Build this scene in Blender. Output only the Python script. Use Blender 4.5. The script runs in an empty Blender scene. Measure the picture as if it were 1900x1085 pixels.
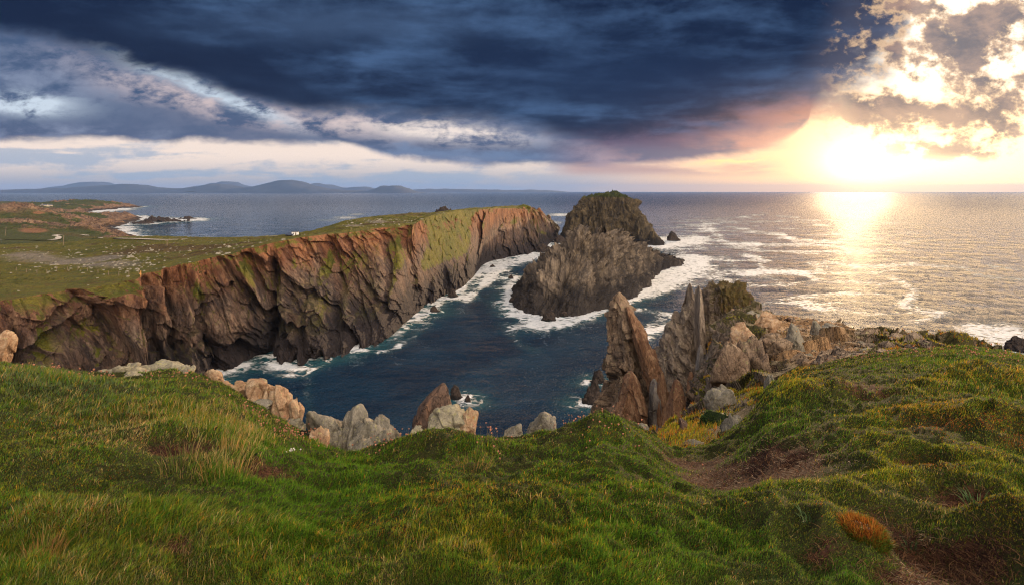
import bpy, math, random
import numpy as np
from mathutils import Vector, kdtree
random.seed(7)
rng = np.random.default_rng(7)
sc = bpy.context.scene
C = sc.collection
F = 1130.0      # focal length in photograph pixels (1900 wide)
HZ = 60.0       # eye height above the sea, metres

# ------------------------------------------------------------------ camera
cam_d = bpy.data.cameras.new("camera"); cam = bpy.data.objects.new("camera", cam_d); C.objects.link(cam)
cam.location = (0, 0, HZ); cam.rotation_euler = (math.radians(90), 0, 0)
cam_d.sensor_width = 36; cam_d.lens = 36 * F / 1900; cam_d.shift_y = -(542.5 - 355.0) / 1900
cam_d.clip_start = 0.1; cam_d.clip_end = 200000
sc.camera = cam
sc.view_settings.view_transform = 'Standard'; sc.view_settings.look = 'None'
sc.view_settings.exposure = 0.40; sc.view_settings.gamma = 1

# ------------------------------------------------------------------ node expression helper
class E:
    def __init__(s, nt, sock): s.nt, s.s = nt, sock
    def _m(s, op, *a, clamp=False):
        n = s.nt.nodes.new('ShaderNodeMath'); n.operation = op; n.use_clamp = clamp
        for i, v in enumerate((s,) + a):
            if isinstance(v, E): s.nt.links.new(v.s, n.inputs[i])
            else: n.inputs[i].default_value = float(v)
        return E(s.nt, n.outputs[0])
    def __add__(s, o): return s._m('ADD', o)
    __radd__ = __add__
    def __mul__(s, o): return s._m('MULTIPLY', o)
    __rmul__ = __mul__
    def __sub__(s, o): return s._m('SUBTRACT', o)
    def __rsub__(s, o): return (s * -1) + o
    def __truediv__(s, o): return s._m('DIVIDE', o)
    def mx(s, o): return s._m('MAXIMUM', o)
    def mn(s, o): return s._m('MINIMUM', o)
    def pw(s, o): return s._m('POWER', o)
    def ab(s): return s._m('ABSOLUTE')
    def exp(s): return s._m('EXPONENT')
    def clamp(s): return s._m('ADD', 0.0, clamp=True)
    def ss(s, a, b):                      # smoothstep a..b, may be reversed
        n = s.nt.nodes.new('ShaderNodeMapRange'); n.interpolation_type = 'SMOOTHSTEP'
        s.nt.links.new(s.s, n.inputs[0])
        if a < b: n.inputs[1].default_value, n.inputs[2].default_value = a, b; n.inputs[3].default_value, n.inputs[4].default_value = 0, 1
        else: n.inputs[1].default_value, n.inputs[2].default_value = b, a; n.inputs[3].default_value, n.inputs[4].default_value = 1, 0
        return E(s.nt, n.outputs[0])
def srgb(r, g, b):
    f = lambda c: (c / 255 / 12.92) if c / 255 <= 0.04045 else ((c / 255 + 0.055) / 1.055) ** 2.4
    return (f(r), f(g), f(b), 1.0)
def rgbn(nt, c):
    n = nt.nodes.new('ShaderNodeRGB'); n.outputs[0].default_value = tuple(c)[:3] + (1,); return n.outputs[0]
def mixc(nt, f, a, b, mode='MIX'):
    n = nt.nodes.new('ShaderNodeMix'); n.data_type = 'RGBA'; n.blend_type = mode; n.clamp_factor = True
    if isinstance(f, E): nt.links.new(f.s, n.inputs[0])
    else: n.inputs[0].default_value = f
    for i, v in ((6, a), (7, b)):
        if isinstance(v, (tuple, list)): n.inputs[i].default_value = tuple(v)[:3] + (1,)
        else: nt.links.new(v, n.inputs[i])
    return n.outputs[2]
def noise(nt, vec, scale, detail=4, rough=0.5, dist=0.0, kind='FBM', color=False):
    n = nt.nodes.new('ShaderNodeTexNoise'); n.noise_dimensions = '3D'
    n.inputs['Scale'].default_value = scale; n.inputs['Detail'].default_value = detail
    n.inputs['Roughness'].default_value = rough; n.inputs['Distortion'].default_value = dist
    if vec is not None: nt.links.new(vec, n.inputs['Vector'])
    return n.outputs['Color'] if color else E(nt, n.outputs['Fac'])
def vcomb(nt, x, y, z):
    n = nt.nodes.new('ShaderNodeCombineXYZ')
    for i, v in enumerate((x, y, z)):
        if isinstance(v, E): nt.links.new(v.s, n.inputs[i])
        else: n.inputs[i].default_value = v
    return n.outputs[0]
def vsep(nt, v):
    n = nt.nodes.new('ShaderNodeSeparateXYZ'); nt.links.new(v, n.inputs[0])
    return [E(nt, o) for o in n.outputs]
def vop(nt, op, a, b):
    n = nt.nodes.new('ShaderNodeVectorMath'); n.operation = op
    nt.links.new(a, n.inputs[0])
    if isinstance(b, tuple): n.inputs[1].default_value = b
    else: nt.links.new(b, n.inputs[1])
    return n.outputs[0]
def curve(nt, x, pts, x0, x1, y0, y1):
    n = nt.nodes.new('ShaderNodeFloatCurve'); c = n.mapping.curves[0]
    P = [((a - x0) / (x1 - x0), (b - y0) / (y1 - y0)) for a, b in pts]
    while len(c.points) < len(P): c.points.new(0.5, 0.5)
    for p, q in zip(c.points, P): p.location = q; p.handle_type = 'AUTO_CLAMPED'
    n.mapping.update()
    nt.links.new(((x - x0) * (1 / (x1 - x0))).clamp().s, n.inputs['Value'])
    return E(nt, n.outputs[0]) * (y1 - y0) + y0

# ------------------------------------------------------------------ world: sky and clouds
SUN_AZ = math.atan((1585 - 950) / F); SUN_EL = math.radians(8.5)
w = bpy.data.worlds.new("World"); sc.world = w; w.use_nodes = True
nt = w.node_tree; nt.nodes.clear()
tc = nt.nodes.new('ShaderNodeTexCoord')
dx, dy, dz = vsep(nt, tc.outputs['Generated'])
yy = dy.mx(0.25)
U = dx / yy * F + 950          # direction in units like the photograph's, straight ahead = 950, horizon = 356
V = dz / yy * F                # height above the horizon
Vp = V.mx(0.0)
# cloud layer coordinates (a flat layer seen in perspective)
inv = (dz.mx(0.0) + 0.06)
P = vcomb(nt, dx / inv, dy / inv, 0.0)
n_big = noise(nt, P, 0.55, 7, 0.58, 0.4) - 0.5
n_med = noise(nt, P, 1.6, 8, 0.62, 0.3) - 0.5
Q = vcomb(nt, U * 0.001, V * 0.0023, 3.1)
q_big = noise(nt, Q, 3.2, 8, 0.6, 0.35) - 0.5
q_fine = noise(nt, Q, 11, 8, 0.66, 0.2) - 0.5
Q2 = vcomb(nt, U * 0.001, V * 0.0075, 1.7)
q_str = noise(nt, Q2, 3.0, 6, 0.55, 0.2) - 0.5     # flat streaks near the horizon
Q3 = vcomb(nt, U * 0.001 , V * 0.00135 , 8.1)
q_puff = noise(nt, Q3, 9.5, 6, 0.60, 0.15) - 0.5      # broken puffs
def G(cx, cy, rx, ry, ang=0.0):                     # soft elliptical weight; cx,cy in photograph units
    a = math.radians(ang); c, s = math.cos(a), math.sin(a)
    X = (U + q_big * 120 - cx); Y = (356 - V + q_fine * 60 - cy)
    p = (X * c + Y * s) * (1 / rx); q = (Y * c - X * s) * (1 / ry)
    return ((p * p + q * q) * -1).exp()
sky = nt.nodes.new('ShaderNodeTexSky'); sky.sky_type = 'NISHITA'; sky.sun_disc = False
sky.sun_elevation = SUN_EL; sky.sun_rotation = SUN_AZ
sky.air_density = 1.0; sky.dust_density = 1.5
skyc = vop(nt, 'MULTIPLY', sky.outputs[0], (0.05, 0.05, 0.05))
# light backdrop: cream at the horizon, pale blue higher, gold round the sun
right = U.ss(950, 1500)
leftcol = mixc(nt, V.ss(8, 70), srgb(166, 166, 172), srgb(236, 216, 202))
leftcol = mixc(nt, V.ss(95, 190), leftcol, srgb(160, 188, 206))
rightcol = mixc(nt, V.ss(0, 60), srgb(250, 200, 146), srgb(226, 172, 138))
rightcol = mixc(nt, U.ss(1450, 1600), rightcol, (1.35, 0.84, 0.38))
rightcol = mixc(nt, V.ss(90, 250) * U.ss(1350, 1650), rightcol, (1.12, 1.04, 0.92))
light = mixc(nt, right, leftcol, rightcol)
light = mixc(nt, 0.12, light, vop(nt, 'ADD', skyc, (0.02, 0.02, 0.02)))
# grey-blue streaks over the cream band on the left
light = mixc(nt, ((q_str + q_fine * 0.35).ss(-0.04, 0.10)) * U.ss(1250, 800) * V.ss(150, 60) * 0.8, light, srgb(142, 158, 178))
light = mixc(nt, (q_str.ss(-0.08, 0.10)) * U.ss(1000, 1080) * U.ss(1500, 1380) * V.ss(22, 40) * V.ss(130, 80) * 0.8, light, srgb(176, 140, 132))
# middle cloud: mottled grey with pinkish tops
midmask = (curve(nt, U, [(-600, 90), (0, 88), (120, 90), (300, 85), (500, 85), (620, 80), (700, 62), (820, 48), (950, 42), (1100, 45), (1300, 60), (1420, 80), (1500, 130), (1600, 400), (2600, 400)], -600, 2600, 0, 400) * -1 + V + q_big * 60 + q_fine * 22).ss(-5, 12)
midc = mixc(nt, ((q_fine + q_big * 0.6).ss(-0.16, 0.20) * V.ss(330, 200)), srgb(54, 72, 104), srgb(116, 126, 150))
midc = mixc(nt, (G(330, 195, 170, 30, 22) + G(480, 215, 110, 26, 15) + G(640, 240, 110, 26, 5)).clamp() * (q_fine + q_big*0.5).ss(-0.14, 0.12) * 0.85, midc, srgb(196, 176, 172))
midc = mixc(nt, (G(150, 215, 230, 30, 10) + G(330, 232, 160, 20, 16) + G(560, 260, 160, 14, 4)).clamp() * 0.8, midc, srgb(64, 80, 110))
midc = mixc(nt, (G(50, 196, 90, 17, 3) * 1.8 + G(330, 148, 150, 13, 24) + G(440, 190, 90, 9, 22)).clamp() * (q_fine).ss(-0.16, 0.02), midc, srgb(184, 196, 208))
midc = mixc(nt, (G(760, 232, 120, 22, 4) + G(860, 256, 110, 14, 2)).clamp() * (q_str + q_fine).ss(-0.14, 0.12), midc, srgb(222, 208, 198))
midc = mixc(nt, (G(730, 282, 120, 9, 4) + G(930, 290, 120, 10, 0)).clamp() * 0.8, midc, srgb(92, 112, 144))
midc = mixc(nt, U.ss(980, 1300), midc, mixc(nt, (q_str + q_fine * 0.6).ss(-0.12, 0.14), srgb(104, 96, 112), srgb(196, 142, 122)))
col = mixc(nt, midmask * 0.97, light, midc)
# the great dark cloud
dark_edge = curve(nt, U, [(-600, 330), (0, 296), (140, 262), (300, 214), (400, 180), (480, 156), (600, 142), (720, 138), (860, 128), (980, 112), (1080, 86), (1200, 74), (1330, 86), (1460, 112), (1560, 132), (1620, 168), (1660, 215), (1650+40, 300), (1740, 520), (2000, 620), (2600, 620)], -600, 2600, 0, 700)
dd = V - dark_edge + q_big * 85 + q_fine * (46 + 50 * U.ss(1300, 1600)) + q_puff * 130 * U.ss(1480, 1620)
dd = dd + (noise(nt, vcomb(nt, U * 0.001, V * 0.0013, 2.5), 20, 5, 0.55, 0.1) - 0.5) * 150 * U.ss(1500, 1640)
dd = dd * (1 - U.ss(1400, 1580) * 0.68)
dmask = dd.ss(-12, 34)
dn = (n_big * 0.9 + n_med * 0.8 + q_fine * 0.35)
darkc = mixc(nt, (dn + q_str * .5).ss(-0.16, 0.30), srgb(9, 25, 52), srgb(62, 88, 124))
darkc = mixc(nt, (G(330, 105, 270, 42, 15) * 1.3 + G(520, 165, 120, 30, 22)).clamp() * 0.9, darkc, srgb(8, 22, 48))
darkc = mixc(nt, (G(1150, 150, 360, 70) * 0.7).clamp(), darkc, srgb(20, 38, 68))
darkc = mixc(nt, (G(620, 40, 260, 40) * 0.5).clamp(), darkc, srgb(66, 88, 120))
darkc = mixc(nt, U.ss(1250, 1700) * (dd.ss(110, 0)) * 0.8, darkc, srgb(92, 92, 108))
darkc = mixc(nt, (G(1520, 222, 170, 34, -8) * 1.1).clamp() * (q_fine + q_big).ss(-.2, .15) * 0.7, darkc, srgb(190, 128, 106))
darkc = mixc(nt, (G(1250, 268, 260, 22, -2) * 0.8).clamp(), darkc, srgb(104, 84, 102))
col = mixc(nt, dmask, col, darkc)
# broken clouds upper right
q_brk = noise(nt, vcomb(nt, U * 0.001, V * 0.0013, 5.5), 23, 7, 0.62, 0.1) - 0.5
bm = (G(1840, 60, 110, 60, -30) * 0.6 + G(1850, 190, 90, 60) * 0.5 + G(1700, 215, 150, 28, 12) * 0.42 + G(1670, 15, 60, 22) * 0.36 + G(1760, 70, 60, 35, -20) * 0.42 + G(1590, 215, 90, 40) * 0.45 + G(1740, 280, 110, 12, 6) * 0.5 + G(1650, 95, 60, 60) * 0.25)
bd = (q_brk + q_puff * .5) * 2.1 + bm * 1.25 - 0.03
bmask = bd.ss(0.04, 0.44) * U.ss(1500, 1600) * V.ss(40, 75)
bcol = mixc(nt, bd.ss(0.15, 0.6), srgb(248, 206, 156), mixc(nt, (q_fine + q_puff).ss(-.2, .2), srgb(92, 86, 94), srgb(160, 132, 118)))
col = mixc(nt, bmask * 0.93, col, bcol)
# golden streak and sun glow
col = mixc(nt, (G(1370, 300, 65, 4.5, -2) * 1.3).clamp() * 0.9, col, srgb(255, 222, 150))
def R2(cx, cy, rx, ry):
    p = (U - cx) * (1 / rx); q = (356 - V - cy) * (1 / ry)
    return ((p * p + q * q) * -1).exp()
addc = vop(nt, 'MULTIPLY', rgbn(nt, (1.0, 0.50, 0.18)), rgbn(nt, (1, 1, 1)))
def addglow(col, g, c):
    s = nt.nodes.new('ShaderNodeVectorMath'); s.operation = 'SCALE'
    s.inputs[0].default_value = c; nt.links.new(g.s, s.inputs['Scale'])
    return vop(nt, 'ADD', col, s.outputs[0])
atten = 1 - (dmask * 0.6)
col = addglow(col, R2(1600, 300, 260, 90) * 0.20, (1.0, 0.52, 0.2))
col = addglow(col, R2(1640, 300, 130, 50) * 0.6 * (1 - dmask * 0.85), (1.0, 0.70, 0.34))
col = addglow(col, R2(1600, 304, 62, 38) * 1.3, (1.0, 0.78, 0.45))
col = addglow(col, R2(1800, 290, 260, 90) * 0.75 * (1 - bmask * 0.8), (1.0, 0.74, 0.42))
# the half of the sky behind: brightness added out of view to fill the shade
col = mixc(nt, (dx.ss(0.62, 0.80) * dz.ss(0.62, 0.25) * (1 - dmask * 0.3)) * 0.9, col, vop(nt, 'MULTIPLY', mixc(nt, (n_big + q_big).ss(-.25, .25), (1.0, 0.80, 0.62), (0.72, 0.42, 0.24)), (2.3, 2.3, 2.3)))   # unseen golden brightness added right of the frame, warm side light for the land
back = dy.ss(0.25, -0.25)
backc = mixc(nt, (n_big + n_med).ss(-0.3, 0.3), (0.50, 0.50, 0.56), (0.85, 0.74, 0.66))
lobe = (dx * 0.45 + dy * -0.80 + dz * 0.40).ss(0.55, 0.97)          # unseen bright lobe added behind and to the right as directional fill
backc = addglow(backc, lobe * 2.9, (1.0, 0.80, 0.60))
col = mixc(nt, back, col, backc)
up = dz.ss(0.5, 0.85) * (1 - back)
col = mixc(nt, up * 0.6, col, srgb(120, 134, 160))
col = mixc(nt, dz.ss(0.0, -0.05), col, srgb(60, 66, 76))
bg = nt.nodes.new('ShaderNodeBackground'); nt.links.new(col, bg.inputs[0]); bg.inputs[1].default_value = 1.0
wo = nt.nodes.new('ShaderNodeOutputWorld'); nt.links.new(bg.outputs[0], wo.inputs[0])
w.cycles.sampling_method = 'MANUAL'; w.cycles.sample_map_resolution = 1024

sc.cycles.filter_width = 1.15
sc.cycles.denoising_prefilter = 'FAST'
# ------------------------------------------------------------------ sun
sd = bpy.data.lights.new("sun", 'SUN'); sd.energy = 3.4; sd.angle = math.radians(0.8); sd.color = (1.0, 0.68, 0.40); 
sun = bpy.data.objects.new("sun", sd); C.objects.link(sun)
AZL = SUN_AZ + math.radians(10)
sdir = Vector((math.sin(SUN_AZ) * math.cos(SUN_EL), math.cos(SUN_AZ) * math.cos(SUN_EL), math.sin(SUN_EL)))
sun.rotation_euler = sdir.to_track_quat('Z', 'Y').to_euler(); sun.location = (100, 100, 200)
sc.cycles.max_bounces = 5; sc.cycles.diffuse_bounces = 2; sc.cycles.glossy_bounces = 2; sc.cycles.transmission_bounces = 2; sc.cycles.volume_bounces = 0
sc.cycles.sample_clamp_direct = 2.0; sc.cycles.sample_clamp_indirect = 3
# ------------------------------------------------------------------ numpy noise
_T = rng.random((32, 32, 32)).astype(np.float32) * 2 - 1
_CO = rng.random((64, 64, 64, 4)).astype(np.float32)
def vn(p):                      # smooth value noise, p (N,3)
    i = np.floor(p).astype(np.int64); f = (p - i).astype(np.float32); f = f * f * f * (f * (f * 6 - 15) + 10)
    a = i & 31; b = (i + 1) & 31; r = 0
    x0, y0, z0, x1, y1, z1 = a[:, 0], a[:, 1], a[:, 2], b[:, 0], b[:, 1], b[:, 2]
    fx, fy, fz = f[:, 0], f[:, 1], f[:, 2]
    c00 = _T[x0, y0, z0] * (1 - fx) + _T[x1, y0, z0] * fx; c10 = _T[x0, y1, z0] * (1 - fx) + _T[x1, y1, z0] * fx
    c01 = _T[x0, y0, z1] * (1 - fx) + _T[x1, y0, z1] * fx; c11 = _T[x0, y1, z1] * (1 - fx) + _T[x1, y1, z1] * fx
    return (c00 * (1 - fy) + c10 * fy) * (1 - fz) + (c01 * (1 - fy) + c11 * fy) * fz
_R = np.array([[0.8, 0.6, 0.0], [-0.36, 0.48, 0.8], [0.48, -0.64, 0.6]])
def fbm(p, oct=4, rough=0.5, ridged=False):
    p = np.asarray(p, float); s = 0; a = 1.0; t = 0
    for o in range(oct):
        n = vn(p)
        if ridged: n = 1 - 2 * np.abs(n)
        s = s + a * n; t += a; a *= rough; p = (p @ _R) * 2.03 + 17.3
    return s / t
def facets(p, tilt=1.0, step=0.5, jit=0.9):
    """blocky fractured-rock displacement, about -1..1: every cell is a tilted plane; also returns the distance to the crack"""
    i0 = np.floor(p).astype(np.int64); best = np.full(len(p), 1e9); sec = best.copy(); val = np.zeros(len(p))
    for ox in (-1, 0, 1):
        for oy in (-1, 0, 1):
            for oz in (-1, 0, 1):
                c = i0 + (ox, oy, oz); h = _CO[c[:, 0] & 63, c[:, 1] & 63, c[:, 2] & 63]
                ctr = c + 0.5 + (h[:, :3] - 0.5) * jit
                d = p - ctr; dist = (d * d).sum(1)
                g = _CO[(c[:, 1] + 7) & 63, (c[:, 2] + 3) & 63, (c[:, 0] + 11) & 63, :3] - 0.5
                v = (h[:, 3] - 0.5) * 2 * step + (g * d).sum(1) * 2 * tilt
                m = dist < best
                sec = np.where(m, best, np.minimum(sec, dist)); val = np.where(m, v, val); best = np.where(m, dist, best)
    return val, np.sqrt(sec) - np.sqrt(best)
def sst(x, a, b):
    t = np.clip((x - a) / (b - a), 0, 1); return t * t * (3 - 2 * t)
def W(px, py, Y): return ((px - 950) / F * Y, Y, HZ - (py - 356) / F * Y)     # photograph pixel + distance -> world

# ------------------------------------------------------------------ mesh helpers
def grid_mesh(name, P, closed=False, attrs=None, smooth=True, cap=False):
    nv, nu = P.shape[:2]; idx = np.arange(nv * nu).reshape(nv, nu)
    if closed: a = idx[:-1]; b = np.roll(idx, -1, 1)[:-1]; c = np.roll(idx, -1, 1)[1:]; d = idx[1:]
    else: a = idx[:-1, :-1]; b = idx[:-1, 1:]; c = idx[1:, 1:]; d = idx[1:, :-1]
    q = np.stack([a, b, c, d], -1).reshape(-1, 4)
    return raw_mesh(name, P.reshape(-1, 3), q, attrs, smooth)
def raw_mesh(name, v, q, attrs=None, smooth=True):
    me = bpy.data.meshes.new(name); k = q.shape[1]
    me.vertices.add(len(v)); me.vertices.foreach_set('co', np.asarray(v, np.float32).ravel())
    me.loops.add(q.size); me.loops.foreach_set('vertex_index', q.ravel().astype(np.int32))
    me.polygons.add(len(q)); me.polygons.foreach_set('loop_start', np.arange(0, q.size, k, dtype=np.int32))
    me.update(calc_edges=True)
    me.polygons.foreach_set('use_smooth', np.full(len(q), smooth))
    for n, val in (attrs or {}).items():
        val = np.asarray(val, np.float32)
        if val.ndim == 1 or val.shape[-1] == 1: at = me.attributes.new(n, 'FLOAT', 'POINT'); at.data.foreach_set('value', val.ravel())
        else: at = me.attributes.new(n, 'FLOAT_COLOR', 'POINT'); at.data.foreach_set('color', val.ravel())
    me.update(); return me
def tag(o, label=None, cat=None, group=None, kind=None):
    for k, v in (('label', label), ('category', cat), ('group', group), ('kind', kind)):
        if v: o[k] = v
    return o
def link(name, me, mat, parent=None, origin=None):
    o = bpy.data.objects.new(name, me); C.objects.link(o)
    if mat: me.materials.append(mat)
    if origin is not None:
        co = np.empty(len(me.vertices) * 3, np.float32); me.vertices.foreach_get('co', co)
        co = co.reshape(-1, 3) - np.asarray(origin, np.float32); me.vertices.foreach_set('co', co.ravel()); me.update()
        if parent is None: o.location = origin
    if parent: o.parent = parent
    return o
def empty(name, loc):
    o = bpy.data.objects.new(name, None); C.objects.link(o); o.location = loc; return o
def catmull(A, n, closed=False, tension=0.5):
    """A (k, ...) -> n samples along axis 0"""
    A = np.asarray(A, float); k = len(A)
    if closed: t = np.arange(n) / n * k
    else: t = np.linspace(0, k - 1, n)
    i = np.floor(t).astype(int)
    if not closed: i = np.minimum(i, k - 2)
    f = (t - i).reshape((-1,) + (1,) * (A.ndim - 1))
    g = (lambda j: A[j % k]) if closed else (lambda j: A[np.clip(j, 0, k - 1)])
    p0, p1, p2, p3 = g(i - 1), g(i), g(i + 1), g(i + 2)
    m1 = (p2 - p0) * tension * 0.8; m2 = (p3 - p1) * tension * 0.8
    return (2 * f**3 - 3 * f**2 + 1) * p1 + (f**3 - 2 * f**2 + f) * m1 + (-2 * f**3 + 3 * f**2) * p2 + (f**3 - f**2) * m2
def normals(P, closed=False):
    if closed: du = np.roll(P, -1, 1) - np.roll(P, 1, 1)
    else: du = np.gradient(P, axis=1)
    n = np.cross(du, np.gradient(P, axis=0)); return n / (np.linalg.norm(n, axis=2, keepdims=True) + 1e-9)

# ------------------------------------------------------------------ materials
def newmat(name):
    m = bpy.data.materials.new(name); m.use_nodes = True; t = m.node_tree; t.nodes.clear()
    out = t.nodes.new('ShaderNodeOutputMaterial'); b = t.nodes.new('ShaderNodeBsdfPrincipled')
    t.links.new(b.outputs[0], out.inputs[0]); return m, t, b, out
def geo(t): return t.nodes.new('ShaderNodeNewGeometry')
def attr(t, n, col=False):
    a = t.nodes.new('ShaderNodeAttribute'); a.attribute_name = n
    return a.outputs['Color'] if col else E(t, a.outputs['Fac'])
def bump(t, b, h, dist, strength=1.0, prev=None):
    n = t.nodes.new('ShaderNodeBump'); n.inputs['Distance'].default_value = dist; n.inputs['Strength'].default_value = strength
    t.links.new(h.s, n.inputs['Height'])
    if prev is not None: t.links.new(prev, n.inputs['Normal'])
    t.links.new(n.outputs[0], b.inputs['Normal']); return n.outputs[0]
def rock_mat(name, cols, s, ck=0.6, grass=None, gattr=True, tidal=None, warm=None, bdist=1.0, stretch=(1, 1, 1), rot=(0, 0, 0), lichen=0.0, dirt=None):
    """cols: three base colours; s: noise frequency in 1/m; stretch/rot: grain direction of the beds"""
    m, t, b, out = newmat(name); g = geo(t); pos = g.outputs['Position']
    mp = t.nodes.new('ShaderNodeMapping'); mp.inputs['Scale'].default_value = stretch; mp.inputs['Rotation'].default_value = rot
    t.links.new(pos, mp.inputs['Vector']); mv = mp.outputs[0]
    n1 = noise(t, pos, s * 0.35, 4, 0.6, 0.5); n2 = noise(t, mv, s * 1.6, 8, 0.68, 0.4); n3 = noise(t, mv, s * 9, 5, 0.65)
    c = mixc(t, n1.ss(0.36, 0.64), cols[0], cols[1]); c = mixc(t, n2.ss(0.44, 0.68), c, cols[2])
    c = mixc(t, n2.ss(0.47, 0.30) * 0.75, c, tuple(x * 0.32 for x in cols[0][:3]))
    c = mixc(t, (n3 - 0.5).ab().ss(0.10, 0.0) * 0.35, c, tuple(x * 0.5 for x in cols[0][:3]))
    vo = t.nodes.new('ShaderNodeTexVoronoi'); vo.feature = 'DISTANCE_TO_EDGE'; vo.inputs['Scale'].default_value = s * 2.2
    wv = vop(t, 'ADD', mv, vop(t, 'MULTIPLY', noise(t, mv, s * 3, 3, 0.6, color=True), (0.5 / s, 0.5 / s, 0.5 / s))); t.links.new(wv, vo.inputs['Vector'])
    crack = E(t, vo.outputs['Distance']).ss(0.0, 0.07)
    c = mixc(t, (1 - crack) * ck, c, tuple(x * 0.25 for x in cols[0][:3]))
    x, y, z = vsep(t, pos); nx, ny, nz = vsep(t, g.outputs['Normal'])
    if warm:                                     # warmer browns towards the top of the face
        c = mixc(t, (z + (n1 - 0.5) * 24).ss(warm[0], warm[1]) * 0.9, c, mixc(t, n2.ss(0.4, 0.62), warm[2], warm[3]))
    if tidal:                                    # black wet zone above the water
        c = mixc(t, (z + (n1 - 0.5) * tidal[0] * 1.2 + (n2 - .5) * tidal[0] * .5).ss(tidal[0] * 1.15, tidal[0] * 0.45) * 0.88, c, tidal[1])
    if lichen:
        c = mixc(t, noise(t, pos, s * 5, 6, 0.7, 0.2).ss(0.60 - lichen * .1, 0.66) * nz.ss(-.3, .5) * 0.8, c, srgb(176, 172, 120))
        c = mixc(t, noise(t, vop(t, 'ADD', pos, (9, 3, 1)), s * 3, 6, 0.72, 0.2).ss(0.66, 0.70) * 0.8, c, srgb(190, 128, 30))
        c = mixc(t, noise(t, vop(t, 'ADD', pos, (2, 8, 5)), s * 14, 5, 0.7).ss(0.64, 0.70) * 0.7, c, (0.03, 0.028, 0.022))
    rough = 0.85
    if grass:
        gm = (nz + (n2 - 0.5) * 0.9 + (n3 - 0.5) * 0.3).ss(grass[0], grass[1])
        if gattr: gm = (gm * attr(t, 'veg').ss(0.05, 0.5) + (attr(t, 'veg') + (n2 - 0.5) * 1.1 + (n3 - .5) * .5).ss(0.72, 0.86)).clamp()
        gc = mixc(t, noise(t, pos, s * 0.6, 5, 0.6).ss(0.38, 0.62), grass[2], grass[3])
        gc = mixc(t, noise(t, pos, s * 7, 4, 0.7).ss(0.35, 0.7), tuple(x * 0.55 for x in grass[2][:3]), gc)
        gc = mixc(t, noise(t, pos, s * 2.2, 6, 0.72).ss(0.52, 0.66) * .7, gc, (grass[2][0] * .75, grass[2][1] * .5, grass[2][2] * 1.4))
        gc = mixc(t, noise(t, vop(t, 'ADD', pos, (50, 9, 0)), s * 3.4, 6, 0.75).ss(0.66, 0.72) * .3, gc, srgb(150, 134, 112))
        c = mixc(t, gm, c, gc)
    if dirt:
        c = mixc(t, attr(t, 'dirt').ss(0.2, 0.7), c, mixc(t, n3.ss(0.35, 0.65), dirt[0], dirt[1]))
    t.links.new(c, b.inputs['Base Color']); b.inputs['Roughness'].default_value = rough; b.inputs['Specular IOR Level'].default_value = 0.3
    h = n2 * 1.2 + n3 * 0.30 + crack * (0.4 * ck) + noise(t, mv, s * 30, 3, 0.6) * 0.08
    bump(t, b, h, bdist * 1.6, 1.0)
    return m
GRASS_L, GRASS_D = (0.200, 0.180, 0.016), (0.085, 0.115, 0.014)

# ------------------------------------------------------------------ headland with the long cliff
def shape_profile(T, B, n, conc=0.35):
    """rows from the base B to the edge T"""
    out = []
    for t in np.linspace(0, 1, n):
        h = t ** (1 - conc * 0.3); hz = t ** (1 + conc)
        p = B + (T - B) * np.array([hz, hz, t]); out.append(p)
    return np.array(out)
cols = [  # top edge (px,py,Y), base world (X,Y) or px pair, rim (px,py,Y)
 ((-420, 650, 112), (-150, 92), (-500, 455, 440)),
 ((-200, 598, 132), (-122, 118), (-250, 455, 440)),
 ((0, 556, 150), (-113, 138), (0, 455, 430)),
 ((120, 540, 165), (-108, 151), (120, 452, 430)),
 ((230, 522, 178), (-101, 166), (230, 442, 420)),
 ((300, 500, 195), (-101, 182), (300, 441, 410)),
 ((400, 478, 215), (-93, 196), (400, 443, 390)),
 ((500, 452, 240), (492, 660), (500, 441, 380)),
 ((570, 440, 258), (545, 654), (570, 433, 375)),
 ((640, 433, 285), (600, 656), (640, 413, 395)),
 ((700, 425, 310), (660, 641), (700, 404, 415)),
 ((765, 418, 335), (708, 632), (765, 399, 435)),
 ((785, 408, 362), (768, 588), (800, 396.5, 465)),
 ((825, 397, 405), (818, 552), (850, 391, 500)),
 ((880, 391, 470), (866, 528), (895, 387.5, 560)),
 ((935, 388, 560), (903, 489), (945, 384.5, 650)),
 ((975, 390, 620), (955, 476), (978, 386, 700)),
 ((1005, 403, 700), (1002, 466), (1010, 400, 770)),
 ((1036, 428, 790), (1036, 440), (1040, 426, 850)),
]
Tt = np.array([W(*c[0]) for c in cols])
def basept(c):
    a, b = c
    if a < 0: return (a, b, 0.0)
    Y = HZ * F / (b - 356); return ((a - 950) / F * Y, Y, 0.0)
Bb = np.array([basept(c[1]) for c in cols]); Rr = np.array([W(*c[2]) for c in cols])
NU = 1500
sx = np.array([c[0][0] for c in cols], float)              # px of the edge along the columns
spx = catmull(sx, NU)
T = catmull(Tt, NU); B = catmull(Bb, NU); R = catmull(Rr, NU)
outw = B - T; outw[:, 2] = 0; outw /= np.linalg.norm(outw, axis=1, keepdims=True)
NF = 230
t = np.linspace(-0.10, 1, NF)[:, None]                     # face: below the sea to the edge
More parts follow.
